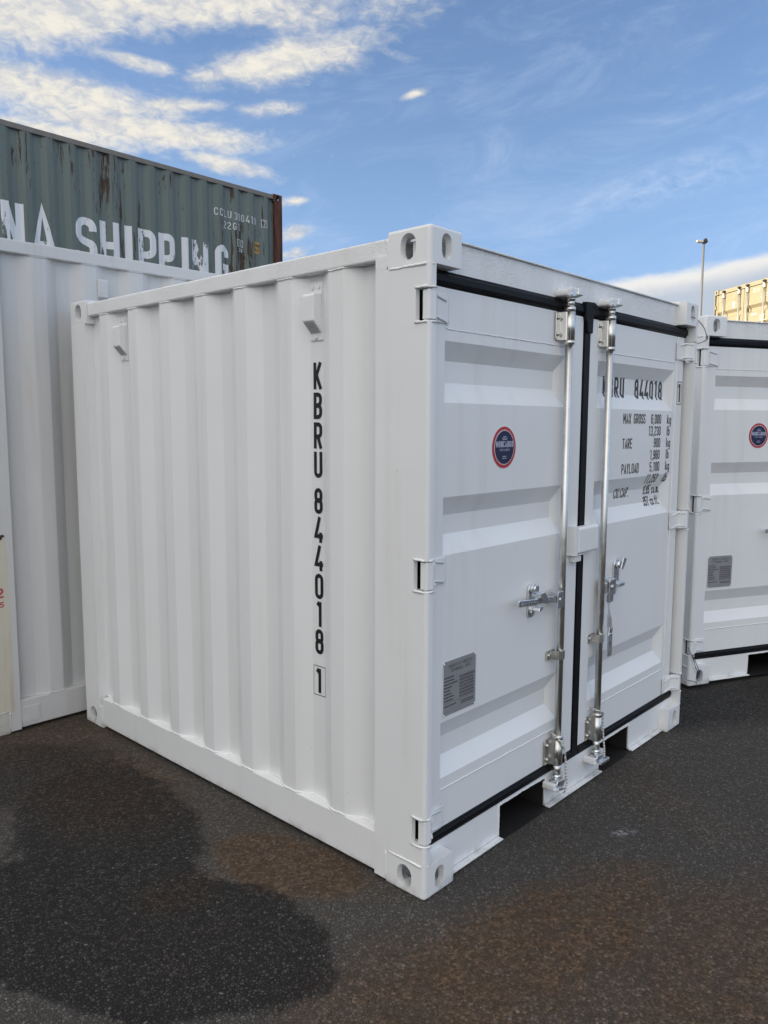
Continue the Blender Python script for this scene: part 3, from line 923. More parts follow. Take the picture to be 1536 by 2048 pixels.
# keepers welded on header and sill
for X in RX:
    mb = MB()
    mb.box(X - .046, X + .040, .028, .0515, 2.146, 2.172, b=.005)
    mb.prism(rrect(X - .062, X - .026, 2.140, 2.168, .010), 'y', -.004, .0515, b=.003)
    mb.prism(rrect(X + .020, X + .048, 2.150, 2.180, .009), 'y', -.008, .0515, b=.003)
    mb.box(X - .032, X + .026, -.004, .010, 2.160, 2.179, b=.004)
    mb.box(X - .050, X + .042, .044, .0515, 2.143, 2.176)
    mb.build('cam_keeper', M['white'], header)
    mb = MB()
    mb.prism(rrect(X - .062, X - .036, .096, .126, .008), 'y', -.006, .0495, b=.003)
    mb.prism([(X - .060, .100), (X - .030, .086), (X - .026, .094), (X - .054, .110)], 'y', -.010, .012, b=.002)
    mb.prism(rrect(X + .034, X + .054, .104, .140, .007), 'y', -.002, .0495, b=.003)
    mb.box(X - .058, X + .050, .044, .0495, .104, .120)
    mb.build('cam_keeper', M['white'], sill)

# handle on the left door (horizontal) and on the right door (hanging down)
X = RX[0]
mb = MB()
mb.prism(rrect(.832, .878, .888, .955, .006), 'y', -.008, -.003, b=.001, seg=1)
mb.prism(rrect(.832, .878, .948, .955, .002), 'y', -.006, .030); mb.box(.8735, .8785, -.006, .020, .889, .953)
mb.cyl((.853, -.008, .922), (.853, -.0125, .922), .009, n=14)
mb.prism([(.845, .908), (.845, .936), (.790, .944), (.676, .952), (.676, .930), (.790, .920)], 'y', .001, .008, b=.0015, seg=1)
mb.prism([(.676, .953), (.676, .929), (.552, .940), (.546, .946), (.546, .962), (.552, .966)], 'y', -.006, .003, b=.002, seg=1)
for i, x in enumerate((.565, .585, .618, .634, .650)):
    mb.box(x, x + .011, -.0075, -.0058, .941 - .002 * i, .953 - .002 * i)
mb.build('door_handle', M['zinc'], door_l)
mb = MB()
mb.prism(stadium(.712, .934, .050, .140), 'y', .0415, .0515, b=.002, seg=1)
mb.prism(stadium(.712, .984, .040, .040), 'y', .030, .042, b=.002, seg=1)
mb.cyl((.712, .031, .984), (.712, .018, .984), .015, n=18)
mb.prism([(.696, .972), (.728, .974), (.752, .944), (.772, .936), (.770, .922), (.736, .924), (.706, .946)], 'y', -.010, -.004, b=.0015, seg=1)
mb.prism([(.700, .966), (.726, .968), (.726, .955), (.700, .955)], 'y', -.006, .034)
mb.prism([(.724, .906), (.748, .910), (.748, .896), (.732, .890), (.716, .892)], 'y', .010, .042, b=.002, seg=1)
mb.cyl((.712, .042, .886), (.712, .037, .886), .008, n=14)
mb.build('handle_catch', M['zinc'], door_l)

mb = MB()
mb.prism(rrect(1.278, 1.340, .868, .942, .010), 'y', -.012, -.005, b=.0015, seg=1)
mb.box(1.278, 1.340, -.008, .030, .934, .942, b=.002); mb.box(1.333, 1.340, -.008, .022, .874, .938, b=.002)
mb.cyl((1.308, -.012, .906), (1.308, -.018, .906), .011, n=16)
mb.box(1.262, 1.300, -.003, .014, .880, .930, b=.003)
mb.prism(rrect(1.288, 1.326, .836, .872, .005), 'y', -.008, .008, b=.002, seg=1)
# twisted arm
pts = []
for i in range(9):
    t = i / 8
    z = .840 - .135 * t
    a = R(10 + 75 * min(1, t * 1.6))
    hw = .018
    cx, cy = 1.306 + .006 * t, .002 - .006 * t
    pts.append([(cx - hw * math.cos(a), cy - hw * math.sin(a) * .6, z), (cx + hw * math.cos(a), cy + hw * math.sin(a) * .6, z)])
vs = [p for row in pts for p in row] + [(p[0] + .004, p[1] + .006, p[2]) for row in pts for p in row]
n2 = len(pts) * 2
fs = [[2 * i, 2 * i + 1, 2 * i + 3, 2 * i + 2] for i in range(8)] + [[n2 + 2 * i, n2 + 2 * i + 1, n2 + 2 * i + 3, n2 + 2 * i + 2] for i in range(8)]
fs += [[2 * i, 2 * i + 2, n2 + 2 * i + 2, n2 + 2 * i] for i in range(8)] + [[2 * i + 1, 2 * i + 3, n2 + 2 * i + 3, n2 + 2 * i + 1] for i in range(8)]
mb.add(vs, fs)
mb.prism([(1.296, .722), (1.326, .716), (1.318, .690), (1.282, .690)], 'y', -.012, -.002, b=.001, seg=1)
mb.prism(rrect(1.276, 1.310, .588, .694, .006), 'y', -.018, -.009, b=.002, seg=1)
for i, z in enumerate((.604, .618, .632, .656, .670)):
    mb.box(1.286, 1.300, -.0195, -.0178, z, z + .008)
mb.build('door_handle', M['zinc'], door_r)
mb = MB()
mb.prism(stadium(1.452, .940, .052, .140), 'y', .0420, .0515, b=.002, seg=1)
mb.cyl((1.448, .043, .985), (1.448, .020, .985), .018, n=18)
mb.prism([(1.430, .968), (1.456, .964), (1.490, 1.012), (1.458, 1.022)], 'y', .010, .018, b=.002, seg=1)
mb.prism(rrect(1.420, 1.480, .884, .902, .005), 'y', .012, .042, b=.002, seg=1)
mb.build('handle_catch', M['zinc'], door_r)

# two-part lock box across the door joint
mb = MB()
mb.box(.987, .9925, .004, .046, 1.084, 1.208); mb.box(.9926, 1.006, .004, .008, 1.084, 1.208)
mb.prism(rrect(.985, 1.070, 1.0835, 1.087, .001), 'y', .008, .045); mb.box(1.010, 1.066, .020, .045, 1.052, 1.076, b=.003)
mb.build('lock_box', M['white'], door_l)
mb = MB()
mb.box(1.010, 1.192, .004, .045, 1.089, 1.203, b=.011, seg=4)
mb.cyl((1.158, .0045, 1.118), (1.158, .0032, 1.118), .0030, n=10)
mb.build('lock_box', M['white'], door_r)

# round sticker
def ring_poly(r, n=64, wav=0.0, k=40):
    return [((r + wav * math.cos(k * 2 * math.pi * i / n)) * math.cos(2 * math.pi * i / n), (r + wav * math.cos(k * 2 * math.pi * i / n)) * math.sin(2 * math.pi * i / n)) for i in range(n)]
def sticker(door, cx, cz):
    def disc(r, m, y, name, wav=0, par=None, n=64):
        return MB().prism([(cx + a, cz + b) for a, b in ring_poly(r, n, wav)], 'y', DY - y, DY - y + .0006).build(name, m, par)
    s = disc(.0790, M['swhite'], .0008, 'sticker', par=door)
    mb = MB().prism([(cx + a, cz + b) for a, b in ring_poly(.0775)], 'y', DY - .0016, DY - .0010); mb.build('sticker_ring', M['red'], door)
    mb = MB().prism([(cx + a, cz + b) for a, b in ring_poly(.0650, 160, .0012)], 'y', DY - .0024, DY - .0018); mb.build('sticker_ring', M['swhite'], door)
    mb = MB().prism([(cx + a, cz + b) for a, b in ring_poly(.0622, 160, .0012)], 'y', DY - .0032, DY - .0026); mb.build('sticker_center', M['navy'], door)
    bm, w = text_bm('MONCARGO', .0235, .50, .20, .10, 'c', oy=.0005)
    bm2, w2 = text_bm('CONTAINERS', .0085, .60, .14, .22, 'c', bm=bm, oy=-.0135)
    text_obj('lettering', bm, lambda x, y, z: (cx + x, DY - .0036 - z, cz + y), M['slilac'], door)
    mb = MB()
    for z, w in ((.0405, .018), (.0345, .034), (.0295, .028), (-.0335, .024), (-.0405, .028)):
        x = -w / 2
        while x < w / 2:
            l_ = random.uniform(.0035, .008)
            mb.box(cx + x, cx + min(x + l_, w / 2), DY - .0038, DY - .0034, cz + z - .0014, cz + z + .0014)
            x += l_ + .0012
    mb.build('small_print', M['slilac'], door)
sticker(door_l, .5065, 1.5505)

# data plate
def plate(door, x0, z0, w=.193, h=.198):
    y = DY
    p = MB()
    p.prism([(x0 + .008, z0), (x0 + w - .008, z0), (x0 + w, z0 + .008), (x0 + w, z0 + h - .010), (x0 + w - .010, z0 + h), (x0 + .010, z0 + h), (x0, z0 + h - .010), (x0, z0 + .008)], 'y', y - .0022, y - .0004)
    pl = p.build('data_plate', M['plate'], door)
    mb = MB()
    for a, b in ((.004, .004), (w - .004, .004), (.004, h - .006), (w - .003, h - .006)):
        MB().cyl((x0 + a, y - .0005, z0 + b), (x0 + a, y - .0050, z0 + b), .0052, .0035, n=12).build('plate_rivet', M['white'], door)
    mb.box(x0 - .004, x0 - .0005, y - .0040, y - .0004, z0 + .01, z0 + h - .012, b=.001)
    mb.build('plate_edge', M['white'], door)
    bm, _ = text_bm("MANUFACTURER'S", .0125, .56, .12, .26, 'c', ox=w * .52, oy=h - .026)
    text_bm('TECHNICAL SPEC.', .0125, .50, .12, .22, 'c', bm=bm, ox=w * .54, oy=h - .043)
    text_obj('lettering', bm, lambda x, yy, z: (x0 + x, y - .0026 - z, z0 + yy), M['plateink'], door)
    mb = MB()
    rows = [.138, .126, .114, .102, .090, .078, .066, .054]
    wid = [.060, .062, .082, .050, .040, .046, .060, .058]
    for z, ww in zip(rows, wid):
        x = .006
        while x < ww:
            l_ = random.uniform(.003, .010)
            mb.box(x0 + x, x0 + min(x + l_, ww), y - .0028, y - .0023, z0 + z - .0028, z0 + z + .0028); x += l_ + .002
        mb.box(x0 + .092, x0 + w - .006, y - .0026, y - .0023, z0 + z - .0062, z0 + z - .0054)
        x = .096
        while x < w - .014 and z != .138:
            l_ = random.uniform(.004, .012)
            mb.box(x0 + x, x0 + x + l_, y - .0028, y - .0023, z0 + z - .0032, z0 + z + .0034); x += l_ + .0035
    mb.box(x0 + .004, x0 + w - .006, y - .0026, y - .0023, z0 + .0442, z0 + .0450); mb.box(x0 + .098, x0 + .0988, y - .0026, y - .0023, z0 + .010, z0 + .0442)
    for xa, xb, z in ((.006, .070, .034), (.106, .178, .034), (.106, .172, .026)):
        x = xa
        while x < xb:
            l_ = random.uniform(.004, .012); mb.box(x0 + x, x0 + x + l_, y - .0028, y - .0023, z0 + z - .0024, z0 + z + .0024); x += l_ + .002
    mb.build('small_print', M['plateink'], door)
plate(door_l, .155, .603)

# lettering on the right door, laid over the pressed troughs
bm = bmesh.new()
def line(txt, x, z, h, al='l', w=.44, s=.118, gap=.12):
    text_bm(txt, h, w, s, gap, al, bm, x, z)
line('KBRU', 1.338, 1.762, .093, w=.45, s=.15, gap=.16)
line('844018', 1.976, 1.762, .093, 'r', w=.45, s=.15, gap=.145)
rowz = [1.642, 1.5835, 1.525, 1.4655, 1.406, 1.346, 1.289, 1.2305]
hh = .0475
for t, z in (('MAX GROSS', rowz[0]), ('TARE', rowz[2]), ('PAYLOAD', rowz[4]), ('CU.CAP.', rowz[6])):
    line(t, 1.482, z, hh)
for t, z in (('6,000', 0), ('13,230', 1), ('900', 2), ('1,980', 3), ('5,100', 4), ('11,250', 5)):
    line(t, 1.900, rowz[z], hh, 'r')
    line('kg' if z % 2 == 0 else 'lb', 1.975, rowz[z], hh)
line('9.95 cu.m.', 1.802, rowz[6], hh, w=.37, gap=.09); line('351 cu.ft.', 1.802, rowz[7], hh, w=.37, gap=.09)
cut(bm, 1, ZB)
def on_door(x, z, l):
    e = max(0, min(1, (2.036 - x) / .038, (x - 1.213) / .03))
    return (x, DY + trough(z) * e - .0012 - l, z)
text_obj('lettering', bm, on_door, M['ink'], door_r)
bm, _ = text_bm('1', .092, .45, .17, .1, 'c', ox=2.096, oy=1.755)
for a, b, c, d in ((2.070, 2.126, 1.742, 1.7455), (2.070, 2.126, 1.8565, 1.860), (2.070, 2.0732, 1.7455, 1.8565), (2.1228, 2.126, 1.7455, 1.8565)):
    bm.faces.new([bm.verts.new(p) for p in ((a, c, 0), (b, c, 0), (b, d, 0), (a, d, 0))])
text_obj('lettering', bm, lambda x, z, l: (x, .0448 - l, z), M['ink'], door_r)

# vertical code on the side wall
bm = bmesh.new()
YC = .5745
zt_ = [1.764, 1.6535, 1.543, 1.433, None, 1.296, 1.186, 1.0765, .9665, .8575, .749]
for ch, z in zip('KBRU 844018', zt_):
    if z: text_bm(ch, .0985, .47, .158, 0, 'c', bm, 0, z)
text_bm('1', .097, .46, .158, 0, 'c', bm, -.004, .5935)
for a, b, c, d in ((-.033, .033, .583, .5855), (-.033, .033, .699, .7015), (-.033, -.0315, .5855, .699), (.0315, .033, .5855, .699)):
    bm.faces.new([bm.verts.new(p) for p in ((a, c, 0), (b, c, 0), (b, d, 0), (a, d, 0))])
cut(bm, 1, [.6 + .04 * i for i in range(34)])
text_obj('lettering', bm, lambda x, z, l: (XI + dent(YC - x, z, 3.0, .0016) - .0013 - l, YC - x, z), M['ink'], main)

# ventilators on the side wall
def vent(root, yc, dz=0.0, m=None):
    mb = MB()
    x1 = XI - .001
    pl = [(yc + a, b + dz) for a, b in rrect(-.034, .034, 1.942, 2.152, .004, 2)]
    mb.prism(pl, 'x', x1 - .004, x1)
    prof_ = [(x1 - .004, 2.112), (x1 - .040, 2.106), (x1 - .045, 2.100), (x1 - .045, 2.010), (x1 - .004, 1.968)]
    mb.prism([(a, b + dz) for a, b in prof_], 'y', yc - .0305, yc + .0305, b=.003)
    for a, b in ((-.017, 2.134), (.017, 2.134), (0, 1.954)):
        mb.cyl((x1 - .004, yc + a, b + dz), (x1 - .010, yc + a, b + dz), .0075, n=12)
    v = mb.build('vent', m or M['white'], root)
    mb = MB()
    # perforated lower face: rows of dark holes
    for i in range(9):
        for j in range(10):
            t = .10 + .80 * i / 8
            x = x1 - .045 + .041 * t - .0022; z = 2.010 - .042 * t - .0021 + dz
            y = yc - .024 + .048 * j / 9
            mb.box(x - .0004, x + .0004, y - .0012, y + .0012, z - .0011, z + .0011)
    mb.build('vent_grille', M['grille'], v)
vent(main, .5765)
vent(main, .5765 + 5 * .2785)

# ------------------------------------------------------------------ second white container on the right
ang = math.atan2(-.45, .893)
c2 = copy_tree(main, skip=('lettering_none',))
for o in list(c2.children):
    if o.name.split('.')[0] == 'lettering':
        bpy.data.objects.remove(o)
for dch in [o for o in c2.children if o.name.split('.')[0] == 'door']:
    if any(ch.name.startswith('cam') and ch.data and max(v.co.x for v in ch.data.vertices) > 1.2 for ch in dch.children):
        for ch in list(dch.children):
            if ch.name.split('.')[0] == 'lettering': bpy.data.objects.remove(ch)
c2.location = (2.779, .183, .022)
c2.rotation_euler = (0, 0, ang)
tag(c2, 'white shipping container angled at the right edge, its sticker door cut by the frame', 'container', 'white mini containers')

# ------------------------------------------------------------------ older white container at the left
LB, WB, HB = 2.991, 2.2, 2.576
old, pB, zB = container('shipping_container', 'taller old white container at the left with a rusty post, standing behind the front container', 'white containers behind', LB, WB, HB, mk=dict(body='oldwhite', rail='oldwhite', low='oldwhite', post='oldwhite', cast='oldlow'))
rb = R(-90.8)
Rm = Matrix.Rotation(rb, 4, 'Z')
corner = Vector((-.546, 2.535, 0))
off = corner - Rm @ Vector((WB, 0, 0))
old.location = off
old.rotation_euler = (0, 0, rb)
# local x = WB is the face we see; local y runs to the right
mb = MB(); mb.box(.162, WB - .162, .05, .10, zB - .11, zB - .002); mb.box(.034, WB - .034, .06, .10, .13, zB - .1); mb.box(.162, WB - .162, .05, .10, .016, .16)
mb.build('door', M['oldwhite'], old)
MB().box(WB - .0075, WB - .0045, .20, .335, .040, .125, b=.001).build('patch_plate', M['oldwhite'], old)
MB().box(WB - .001, WB + .0008, .016, .203, .121, 1.035).build('post_plate', M['cream'], old)
mb = MB()
for i in range(16):
    y = .16 + random.uniform(-.10, .030); z = 1.052 + random.uniform(-.010, .008)
    rr = random.uniform(.008, .014)
    mb.prism([(y + rr * (1.3 + .4 * random.random()) * math.cos(a), z + rr * .8 * math.sin(a)) for a in [k * math.pi / 4 for k in range(8)]], 'x', WB + .0010 + i * .0001, WB + .0018 + i * .0001)
mb.build('rust_patch', M['rust'], old)
bm, _ = text_bm('22', .052, .7, .2, .2, 'r', ox=.176, oy=.735)
text_bm('5', .030, .7, .2, .2, 'r', bm=bm, ox=.176, oy=.685)
text_obj('lettering', bm, lambda x, z, l: (WB + .0016 + l, x, z), M['redstencil'], old)
v = None
def vent_at(root, face_x, yc, dz, m):
    mb = MB()
    x1 = face_x + .001
    mb.prism([(yc + a, b + dz) for a, b in rrect(-.034, .034, 1.942, 2.152, .004, 2)], 'x', x1, x1 + .004)
    mb.prism([(x1 + .004, 2.112 + dz), (x1 + .040, 2.106 + dz), (x1 + .045, 2.100 + dz), (x1 + .045, 2.010 + dz), (x1 + .004, 1.968 + dz)], 'y', yc - .0305, yc + .0305, b=.003)
    mb.box(x1 + .045, x1 + .0465, yc - .021, yc + .021, 2.03 + dz, 2.09 + dz, b=.0005)
    for a, b in ((-.017, 2.134), (.017, 2.134), (0, 1.954)):
        mb.cyl((x1 + .004, yc + a, b + dz), (x1 + .010, yc + a, b + dz), .0075, n=12)
    mb.build('vent', m, root)
vent_at(old, WB - XI, .403 + .1055 + .2785, .318, M['oldwhite'])

# ------------------------------------------------------------------ green shipping-line container, second tier behind
LG, WG, HG = 6.058, 2.438, 2.591
gmk = dict(body='green', rail='greenrail', low='green', post='rustpost', cast='rustpost')
green, pG, zG = container('shipping_container', 'weathered green container stacked high at the back left, with large flaking white letters', 'containers stacked behind', LG, WG, HG, mk=gmk, detail=False, post=.16)
rg = R(-90)
gx, gy = 6.25 - LG, 8.14
green.location = (gx, gy + WG, HG)
green.rotation_euler = (0, 0, rg)
MB().box(.033, WG - .033, .05, .10, .02, zG - .01).build('door', M['green'], green)
def on_wall(prof, Wd):
    def fn(x, z, l):
        return (Wd - prof_x(prof, x) + .003 + l, x, z)
    return fn
ybreak = [p[0] for p in pG]
bm = bmesh.new()
# letters placed where the photograph has them (x measured from the left end)
for ch, x, w in (('C', .78, .27), ('H', 1.11, .28), ('I', 1.45, .10), ('N', 1.775, .27), ('A', 2.125, .30), ('S', 2.68, .28), ('H', 3.01, .27), ('I', 3.36, .11), ('P', 3.55, .27), ('P', 3.87, .25), ('I', 4.235, .10), ('N', 4.40, .27), ('G', 4.80, .24)):
    hgt = .60
    text_bm(ch, hgt, (w / hgt) / NARROW.get(ch, 1.0), .155, 0, 'l', bm, x, 4.252 - hgt - HG)
    if ch in 'HNPI':       # heavy verticals of the block letters
        pass
cut(bm, 0, ybreak)
text_obj('lettering', bm, on_wall(pG, WG), M['worntext'], green)
bm = bmesh.new()
text_bm('CCLU', .105, .52, .13, .26, 'l', bm, 4.80, 4.665 - HG)
text_bm('380410', .105, .50, .13, .22, 'l', bm, 5.14, 4.655 - HG)
text_bm('7', .085, .5, .13, 0, 'c', bm, 5.705, 4.655 - HG)
text_bm('22G1', .105, .52, .13, .26, 'l', bm, 4.955, 4.505 - HG)
text_bm('1C', .07, .55, .16, .2, 'c', bm, 5.25, 4.297 - HG); text_bm('33', .055, .6, .2, .2, 'c', bm, 5.255, 4.205 - HG)
for cx, cz, w, h in ((5.705, 4.697, .10, .115), (5.25, 4.332, .13, .105)):
    cz -= HG
    for a, b, c, d in ((-w / 2, w / 2, -h / 2, -h / 2 + .008), (-w / 2, w / 2, h / 2 - .008, h / 2), (-w / 2, -w / 2 + .008, -h / 2 + .008, h / 2 - .008), (w / 2 - .008, w / 2, -h / 2 + .008, h / 2 - .008)):
        bm.faces.new([bm.verts.new((cx + px, cz + pz, 0)) for px, pz in ((a, c), (b, c), (b, d), (a, d))])
cut(bm, 0, ybreak)
text_obj('lettering', bm, on_wall(pG, WG), M['greytext'], green)
bm = bmesh.new()
bm.faces.new([bm.verts.new(p) for p in ((5.515, 4.235 - HG, 0), (5.615, 4.235 - HG, 0), (5.615, 4.405 - HG, 0), (5.515, 4.405 - HG, 0))])
cut(bm, 0, ybreak)
text_obj('height_label', bm, on_wall(pG, WG), M['amber'], green)
bm = bmesh.new()
text_bm('2.6m', .05, .42, .16, .12, 'c', bm, 5.565, 4.335 - HG); text_bm("8'6", .05, .42, .16, .14, 'c', bm, 5.565, 4.26 - HG)
cut(bm, 0, ybreak)
text_obj('lettering', bm, lambda x, z, l: (WG - prof_x(pG, x) + .005 + l, x, z), M['ink'], green)
# the container it stands on
gl = copy_tree(green, skip=('lettering', 'height_label'))
gl.location = (gx, gy + WG, 0)
tag(gl, 'lower container hidden under the green lettered one', 'container', 'containers stacked behind')

# ------------------------------------------------------------------ cream container, second tier far right
ymk = dict(body='yellow', rail='yellow', low='yellow', post='yellow', cast='yellow')
cream, pY, zY = container('shipping_container', 'sunlit cream yellow container stacked far behind at the right, door end with lock rods showing', 'far stacked containers', LG, WG, HG, mk=ymk, detail=False, post=.16)
mb = MB(); mb.box(.150, WG - .150, .030, .10, zY - .10, zY - .002); mb.box(.150, WG - .150, .030, .10, .016, .15); mb.build('door_header', M['yellow'], cream)
TY = [(2.02, 1.95, 1.88, 1.81), (1.58, 1.51, 1.44, 1.37), (1.14, 1.07, 1.0, .93), (.70, .63, .56, .49)]
for left in (True, False):
    x0, x1 = (.05, 1.212) if left else (1.226, WG - .05)
    mb = MB()
    zs = [.16] + sorted(z for t in TY for z in t) + [zY - .115]
    vs = [(x, .045 + (.075 if any(abs(z - t[1]) < 1e-6 or abs(z - t[2]) < 1e-6 for t in TY) else 0), z) for z in zs for x in (x0 + .08, x1 - .08)]
    mb.add(vs, [[2 * i, 2 * i + 1, 2 * i + 3, 2 * i + 2] for i in range(len(zs) - 1)])
    mb.box(x0, x0 + .08, .035, .10, .16, zY - .115); mb.box(x1 - .08, x1, .035, .10, .16, zY - .115)
    mb.box(x0 + .08, x1 - .08, .042, .10, zY - .30, zY - .115)
    d = mb.build('door', M['yellow'], cream)
    for rx in ((x0 + .36, x1 - .16) if left else (x0 + .16, x1 - .36)):
        mb = MB(); mb.cyl((rx, -.006, .10), (rx, -.006, zY - .03), .018, n=14)
        mb.build('lock_rod', M['galv'], d)
        for z in (zY - .22, .25):
            mb = MB(); mb.box(rx - .045, rx + .03, -.03, .034, z, z + .11, b=.006); mb.build('rod_bracket', M['galv'], d)
        mb = MB(); mb.box(rx - .04, rx + .04, -.03, .029, zY - .075, zY - .035, b=.006); mb.build('cam_keeper', M['lampdark'], d)
    MB().box(x0 - .012, x1 + .004, .05, .10, zY - .115, zY - .10).box(x0 - .016, x0 - .0005, .04, .10, .16, zY - .116).box(x1 + .0005, x1 + .006, .04, .10, .16, zY - .116).build('door_gasket', M['rubber'], d)  # head seal; black upright strips stand in for the shaded recess beside the post
    hx = x0 - .02 if left else x1 + .02
    for z in (2.10, 1.5, .9, .3):
        mb = MB(); mb.box(hx - .035, hx + .05, .0, .034, z, z + .09, b=.006); mb.build('hinge', M['yellow'], d)
    if not left:
        bm = bmesh.new()
        text_bm('UCIU', .10, .5, .14, .25, 'l', bm, 1.56, zY - .27); text_bm('22G1', .10, .5, .14, .25, 'l', bm, 1.86, zY - .43)
        text_obj('lettering', bm, lambda x, z, l: (x, .041 - l, z), M['yellowprint'], d)
        mb = MB()
        for i, (xa, xb) in enumerate(((1.53, 1.74), (1.86, 2.06), (1.86, 2.02), (1.88, 2.08))):
            mb.box(xa, xb, .0425, .0445, 1.765 - .06 * i, 1.80 - .06 * i)
        mb.build('small_print', M['yellowprint'], d)
    else:
        MB().box(.74, .84, .0425, .0445, 2.06, 2.20).build('small_print', M['yellowprint'], d)
ry = math.atan2(-.797, -.603)
cream.location = (19.585, 6.319, HG)
cream.rotation_euler = (0, 0, ry)
cl = copy_tree(cream, skip=('lettering', 'small_print'))
cl.location = (19.585, 6.319, 0)
tag(cl, 'lower container hidden under the cream yellow one', 'container', 'far stacked containers')

# ------------------------------------------------------------------ lamp post far behind
lp = thing('street_lamp', 'tall slim yard lamp post rising between the white roofs and the cloud bank', 'lamp post', (35.40, 12.74, 0))
mb = MB(); mb.cyl((0, 0, 0), (0, 0, 10.05), .075, .048, n=16); mb.cyl((0, 0, 0), (0, 0, .06), .25, n=16)
mb.build('pole', M['lampmetal'], lp)
lf = Vector((-.678, .735, 0))
def bar(mb, p, q, w, h):
    d = (q - p); L_ = d.length
    mtx = Matrix.Translation(p) @ d.to_track_quat('X', 'Z').to_matrix().to_4x4()
    t = MB().box(0, L_, -w / 2, w / 2, -h / 2, h / 2, b=min(w, h) * .25)
    t.xf(mtx); mb.add(t.v, t.f)
mb = MB(); bar(mb, lf * .05 + Vector((0, 0, 10.10)), lf * .34 + Vector((0, 0, 10.12)), .16, .12); mb.build('lamp_head', M['lamphead'], lp)
mb = MB(); bar(mb, lf * -.02 + Vector((0, 0, 10.12)), lf * -.14 + Vector((0, 0, 10.17)), .20, .22); bar(mb, lf * .06 + Vector((0, 0, 10.04)), lf * -.10 + Vector((0, 0, 10.06)), .12, .10); mb.build('floodlight', M['lampdark'], lp)

# ------------------------------------------------------------------ ropes and wires
def smooth_path(pts, k=6):
    P = [Vector(p) for p in pts]; out = []
    for i in range(len(P) - 1):
        p0, p1, p2, p3 = P[max(i - 1, 0)], P[i], P[i + 1], P[min(i + 2, len(P) - 1)]
        for j in range(k):
            t = j / k
            out.append(.5 * ((2 * p1) + (-p0 + p2) * t + (2 * p0 - 5 * p1 + 4 * p2 - p3) * t * t + (-p0 + 3 * p1 - 3 * p2 + p3) * t ** 3))
    out.append(P[-1])
    return out
def loop_pts(X, z, r=.0265, a0=0, a1=360, n=14, dz=0):
    return [(X + r * math.cos(R(a0 + (a1 - a0) * i / n)), RY + r * math.sin(R(a0 + (a1 - a0) * i / n)), z + dz * i / n) for i in range(n + 1)]
X = RX[0]
mb = MB()
mb.tube(smooth_path([(X + .026, RY + .004, .312), (X + .020, RY + .022, .322), (X - .016, RY + .022, .332), (X - .027, RY, .330), (X - .020, RY - .019, .312), (X - .002, RY - .026, .282), (X + .012, RY - .028, .262), (X + .026, RY - .024, .232), (X + .036, RY - .022, .196), (X + .036, RY - .026, .140), (X + .040, RY - .030, .108), (X + .030, RY - .030, .086), (X + .026, RY - .026, .060)]), .0042, 8)
mb.tube(smooth_path([(X + .027, RY + .002, .316), (X + .027, RY - .008, .308), (X + .018, RY - .022, .290), (X + .006, RY - .027, .270)]), .0042, 8)
o = mb.build('rope', M['rope'])
tag(o, 'white braided cord knotted round the left lock rod, hanging past its lower bracket', 'rope')
X = RX[1]
mb = MB()
mb.tube(smooth_path([(X + .020, RY + .02, .336), (X - .016, RY + .022, .344), (X - .028, RY - .002, .346), (X - .010, RY - .025, .336), (X + .014, RY - .024, .322), (X + .026, RY - .016, .296), (X + .031, RY - .016, .25), (X + .034, RY - .020, .19), (X + .034, RY - .026, .14), (X + .026, RY - .030, .112)]), .0042, 8)
o = mb.build('rope', M['rope'])
tag(o, 'white braided cord looped over the right lock rod, hanging beside the dark fork pocket', 'rope')
C2 = Matrix.Translation(c2.location) @ Matrix.Rotation(ang, 4, 'Z')
def c2p(x, y, z): return C2 @ Vector((x, y, z))
mb = MB()
a_ = Vector((2.2 - .076, .004, 2.186))
k_ = c2p(.004, -.012, 2.128)
mb.tube(smooth_path([a_ + Vector((0, .03, -.004)), a_ + Vector((.004, -.006, -.002)), (a_ + k_) / 2 + Vector((.02, -.01, .006)), k_]), .0030, 6)
mb.tube(smooth_path([k_ + Vector((.012 * math.cos(t), 0, .012 * math.sin(t))) for t in [i * .5 for i in range(14)]], 3), .0024, 6)
mb.tube(smooth_path([k_, k_ + Vector((-.03, -.004, -.02)), c2p(-.062, -.004, 2.088)]), .0026, 6)
o = mb.build('wire_tie', M['wire'])
tag(o, 'grey steel wire tying the two top corner castings of the white containers together', 'wire')
mb = MB()
mb.tube(smooth_path([c2p(.012, .035, .245), c2p(-.002, .004, .236), c2p(.014, -.012, .190), c2p(.040, -.014, .12), c2p(.066, -.012, .085), c2p(.072, .012, .07)]), .0024, 6)
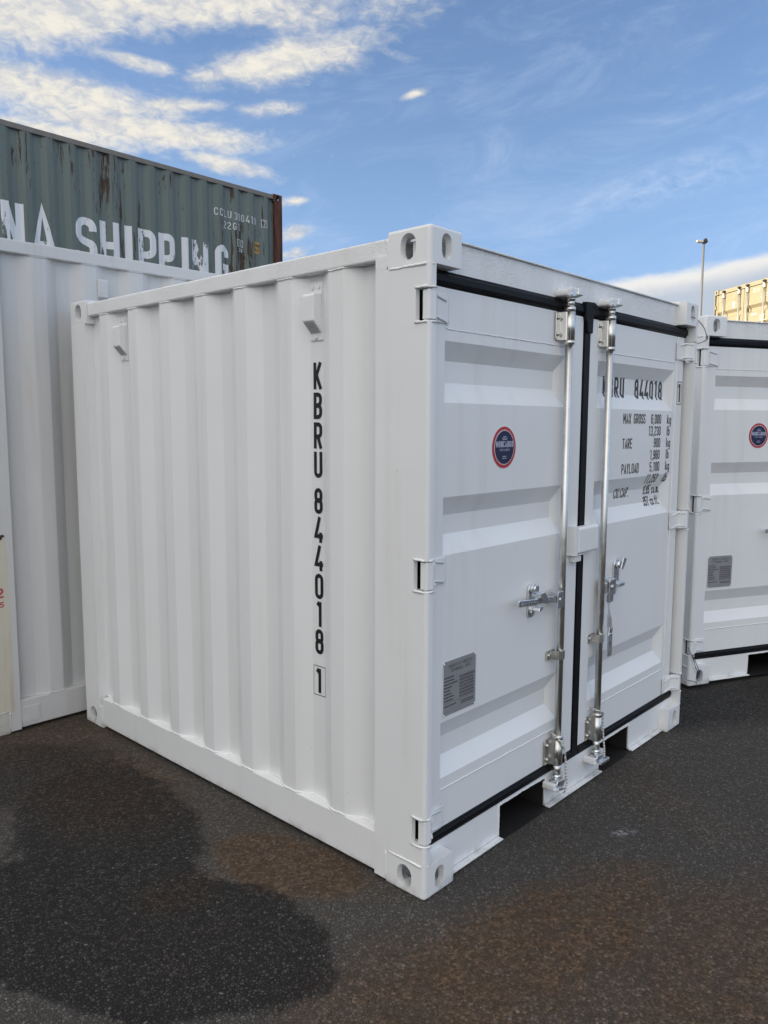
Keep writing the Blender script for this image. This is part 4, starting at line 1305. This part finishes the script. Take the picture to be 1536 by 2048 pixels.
mb.tube(smooth_path([c2p(.014, -.012, .200), c2p(.052, -.014, .13), c2p(.078, -.010, .075), c2p(.060, -.014, .045), c2p(.044, -.022, .022), c2p(.034, -.020, .034), c2p(.0, -.018, .044), c2p(-.020, -.016, .048)]), .0024, 6)
o = mb.build('wire_tie', M['wire'])
tag(o, 'thin steel wire looped through the bottom corner casting of the right container', 'wire')

# ------------------------------------------------------------------ leaves on the asphalt
def leaf(x, y, l, a, label):
    mb = MB()
    n = 8; up = []; lo = []
    for i in range(n + 1):
        t = i / n
        w = .11 * l * math.sin(math.pi * t) ** .8
        c = Vector((l * (t - .5), .10 * l * math.sin(3 * t)))
        z = .004 + .010 * abs(t - .45)
        up.append((c.x, c.y + w, z + .004)); lo.append((c.x, c.y - w, z))
    vs = up + lo + [(p[0], p[1], p[2] - .0012) for p in up + lo]
    m = 2 * (n + 1)
    fs = [[i, i + 1, n + 2 + i, n + 1 + i] for i in range(n)] + [[m + i, m + i + 1, m + n + 2 + i, m + n + 1 + i] for i in range(n)]
    mb.add(vs, fs).xf(Matrix.Rotation(R(a), 4, 'Z'))
    o = mb.build('leaf', M['leafm'], None, (x, y, 0))
    tag(o, label, 'leaf')
leaf(-.88, 1.23, .055, 60, 'dark curled leaf lying on the asphalt at the left edge')
leaf(-.84, 1.00, .050, 20, 'dark withered leaf lying on the asphalt just in front of the left edge one')

# ------------------------------------------------------------------ unseen container stack added at the left to shade the yard
fz = Vector((.735, .678, 0))
def shade_stack(f, l, z, label, m):
    r2, _, zz = container('shipping_container', label, 'added stack shading the yard', 12.19, WG, HG, mk=dict(body=m, rail=m, low=m, post=m, cast='greenrail'), detail=False, post=.16)
    MB().box(.033, WG - .033, .05, .10, .02, zz - .01).build('door', M[m], r2)
    p = fz * f + lf * l
    r2.location = (p.x, p.y, z)
    r2.rotation_euler = (0, 0, math.atan2(-fz.x, fz.y))
    return r2
s0 = shade_stack(-7.2, 10.2, 0, 'unseen pale grey container added for shade, bottom of the stack left of the yard', 'stackgrey')
s1 = copy_tree(s0); s1.location.z = HG
tag(s1, 'unseen pale grey container added for shade, top of the stack left of the yard')
